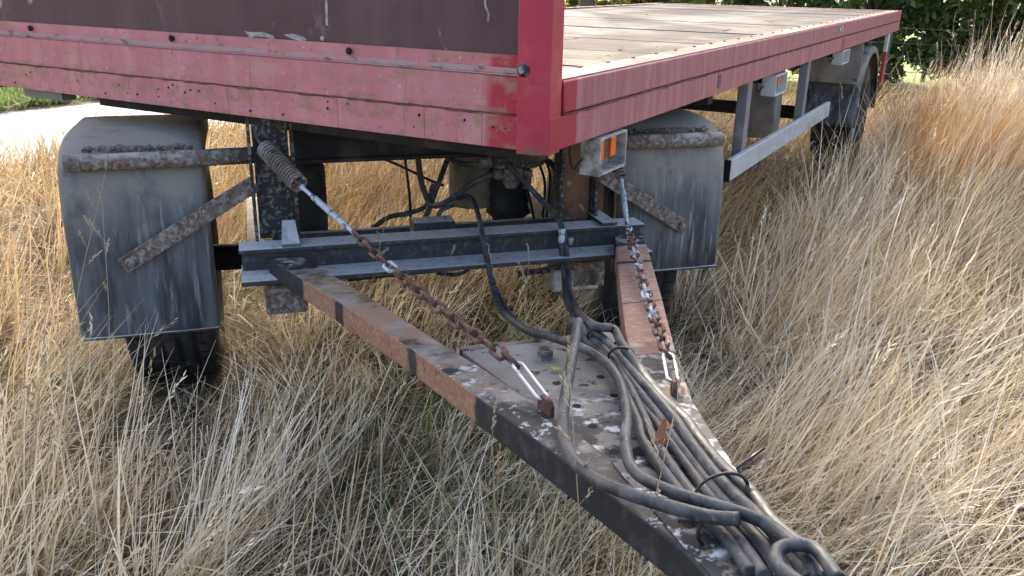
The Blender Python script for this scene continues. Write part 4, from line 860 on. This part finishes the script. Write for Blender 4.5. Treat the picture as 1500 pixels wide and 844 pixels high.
for i, (x, y, lb_) in enumerate([(1.09, .70, 'dry leaf beside the deck bolts nearest the corner post'), (1.02, 1.02, 'brown leaf on the deck a board in from the rail bolts'), (1.06, 1.30, 'pale leaf beside the fifth deck bolt from the post'),
    (.62, 1.42, 'single brown leaf lying on the deck just right of the corner post'), (.95, 2.6, 'orange brown leaf out on the middle deck boards'), (.4, 2.2, 'small pale leaf on the deck left of the orange brown one'), (.86, 3.9, 'far small leaf on the deck near the sticker on the rail'), (-.1, 4.2, 'far leaf on the deck towards the pale trunk')]):
    leaf((x, y, ZT+.006), random.uniform(.035, .06), random.uniform(.014, .024), (random.uniform(-.2, .2), random.uniform(-.2, .2), random.uniform(0, 6)), M['paleleaf'] if 'pale leaf' in lb_ else M['dryleaf'], lb_, .15, 'dry leaves on the deck')
leaf((2.30, 1.15, .16), .05, .022, (.4, .3, 1), M['dryleaf'], 'reddish leaf caught in the flattened grass at right', .7)

# ------------------------------------------------------------ trees and shrubs
def foliage(name, clumps, per, size, pal, parent, m=None):
    c = np.array([q[0] for q in clumps]); r = np.array([q[1] for q in clumps]); k = len(c)
    d = rng.normal(0, 1, (k*per, 3)); d /= np.linalg.norm(d, axis=1, keepdims=True); rad = rng.random(k*per)**.45
    P = np.repeat(c, per, 0)+d*(rad*np.repeat(r, per))[:, None]*np.array([1, 1, .8]); P[:, 2] = np.maximum(P[:, 2], .05)
    n = len(P); s = size*rng.uniform(.6, 1.35, n); a = rng.normal(0, 1, (n, 3))+d*.6; a /= np.linalg.norm(a, axis=1, keepdims=True)
    b = np.cross(a, rng.normal(0, 1, (n, 3))); b /= np.linalg.norm(b, axis=1, keepdims=True); nn = np.cross(a, b)
    V = np.stack([P-a*s[:, None]*.5, P+b*s[:, None]*.3+nn*s[:, None]*.1, P+a*s[:, None]*.5, P-b*s[:, None]*.3+nn*s[:, None]*.1], 1).reshape(-1, 3)
    cc = np.repeat(pal[rng.integers(0, len(pal), k)], per, 0)*.5+pal[rng.integers(0, len(pal), n)]*.5; cc = cc*rng.uniform(.7, 1.3, (n, 1))
    return colmesh(name, V, np.arange(n*4).reshape(-1, 4), 0, np.repeat(cc, 4, 0), m or M['leaf'], parent, smooth=False)
DARKG = np.array([(.045, .08, .025), (.065, .105, .03), (.09, .135, .035), (.035, .06, .022), (.13, .17, .05)])
MIDG = np.array([(.07, .12, .03), (.10, .16, .04), (.14, .20, .05), (.06, .10, .03)])
YELG = np.array([(.20, .25, .05), (.28, .30, .06), (.13, .19, .045), (.32, .28, .05)])
def tree(name, pos, h, rad, base, label, pal=DARKG, nc=46, per=150, size=.09, tr=.09, group=None, cat='tree', lean=(0, 0)):
    r = random.Random(hash(label) % 9999 if False else int(pos[0]*37+pos[1]*91) & 1023)
    o = empty(name, (pos[0], pos[1], 0), label=label, cat=cat, group=group); cl = []
    for i in range(nc):
        t = r.random(); ph = r.uniform(0, 6.283); z = base+(h-base)*t; prof = math.sin(math.pi*min(1, .18+t*.78))**.7
        q = rad*prof*math.sqrt(r.uniform(.12, 1)); cl.append(((lean[0]*t+q*math.cos(ph), lean[1]*t+q*math.sin(ph), z), r.uniform(.22, .42)*rad*.62))
    tk = MB(); zt = base+(h-base)*.7
    pts = [(lean[0]*.5*k/5+.03*math.sin(k*2.1), lean[1]*.5*k/5+.03*math.cos(k*1.7), zt*k/5) for k in range(6)]
    tk.tube(spline(pts, 4), list(np.linspace(tr*1.15, tr*.3, 21)), 9)
    tk.build('trunk', M['bark'], o)
    lb2 = MB()
    for c, _ in cl[::3]:
        z0 = min(zt*.95, max(base*.5, c[2]*.6)); lb2.tube(spline([(lean[0]*.3, lean[1]*.3, z0), (c[0]*.5, c[1]*.5, (z0+c[2])/2+.1), c], 4), list(np.linspace(tr*.32, .006, 9)), 5)
    lb2.build('limbs', M['bark'], o)
    foliage('crown', cl, per, size, pal, o); return o
# right background: dark hawthorn-like trees with low branches
tree('hedgerow_tree', (1.75, 13.2), 5.0, 1.7, .25, 'dark leafy tree straight behind the rear right corner of trailer', DARKG, 110, 210, .10, .10, 'trees of the back hedgerow')
tree('hedgerow_tree', (3.0, 12.4), 5.5, 1.8, .55, 'darkest tree with thick trunk at the far right', DARKG*.8, 110, 210, .10, .20, 'trees of the back hedgerow')
tree('hedgerow_tree', (4.4, 12.8), 5.0, 1.8, .4, 'dark tree at the right edge of the picture', DARKG, 70, 190, .10, .12, 'trees of the back hedgerow')
# hedge shrubs behind the deck
for i, (x, y, h, rd, pal, lb_) in enumerate([
    (.3, 13.0, 2.6, 1.1, MIDG, 'mid green shrub behind the deck just left of the rear corner'),
    (-1.2, 13.1, 2.5, 1.1, DARKG, 'dark shrub behind the middle right of the deck'),
    (-2.3, 13.0, 2.5, .95, YELG*.8, 'yellow green shrub behind the middle of the deck'),
    (-3.6, 13.2, 2.6, 1.1, MIDG, 'mid green shrub behind the deck, second from the post trunk'),
    (-4.55, 13.2, 2.5, .8, YELG*.85, 'yellowish shrub right of the pale trunk'),
    (-6.3, 12.6, 2.3, .9, YELG, 'yellow leaved shrub left of the pale trunk'),
    (-.45, 14.2, 3.0, 1.2, DARKG, 'dark shrub in the second row behind the rear corner'), (-3.0, 14.3, 3.0, 1.2, DARKG, 'dark shrub in the second row behind the yellow green one'), (1.0, 14.6, 3.4, 1.3, DARKG, 'dark shrub behind the rear right corner in second row')]):
    tree('hedge_shrub', (x, y), h, rd, .25, lb_, pal, 52, 190, .10, .035, 'shrubs of the back hedge', 'shrub')
tree('pale_trunked_tree', (-4.2, 12.0), 6.5, 2.2, 3.0, 'tree with smooth pale grey trunk behind the deck', MIDG, 50, 120, .09, .14)
tree('verge_bush', (-10.5, 6.2), 1.6, 1.0, .15, 'dark bush at the far edge of the green verge', DARKG, 26, 130, .07, .03, cat='bush')
tree('verge_bush', (-11.5, 4.0), 1.8, 1.1, .15, 'dark bush beyond the road at the left edge', DARKG, 26, 130, .07, .03, cat='bush')
tree('added_shade_tree', (-4.8, 9.4), 11.0, 3.6, 4.6, 'tall unseen tree added for its shadow, left of the trailer behind the headboard', MIDG, 62, 150, .17, .17)  # out of view, added to cast its shadow over the foreground grass
# wire fence behind
FN = empty('wire_fence', (1.2, 10.7, 0), label='square mesh wire fence with thin posts behind the trailer', cat='fence')
for x in (-3.2, -.4, 4.2): MB().tube([(x, 0, 0), (x+.02, 0, 1.15)], .035, 8).build('fence_post', M['postwood'], FN)
for z in (.15, .32, .50, .68, .86, 1.05): MB().tube([(-4, 0, z), (0, 0, z-.01), (4.5, 0, z)], .0035, 5).build('line_wire', M['wire'], FN)
vw = MB()
for x in np.arange(-4, 4.5, .2): vw.tube([(x, .004, .12), (x+.01, .004, 1.06)], .0028, 4)
vw.build('stay_wires', M['wire'], FN)
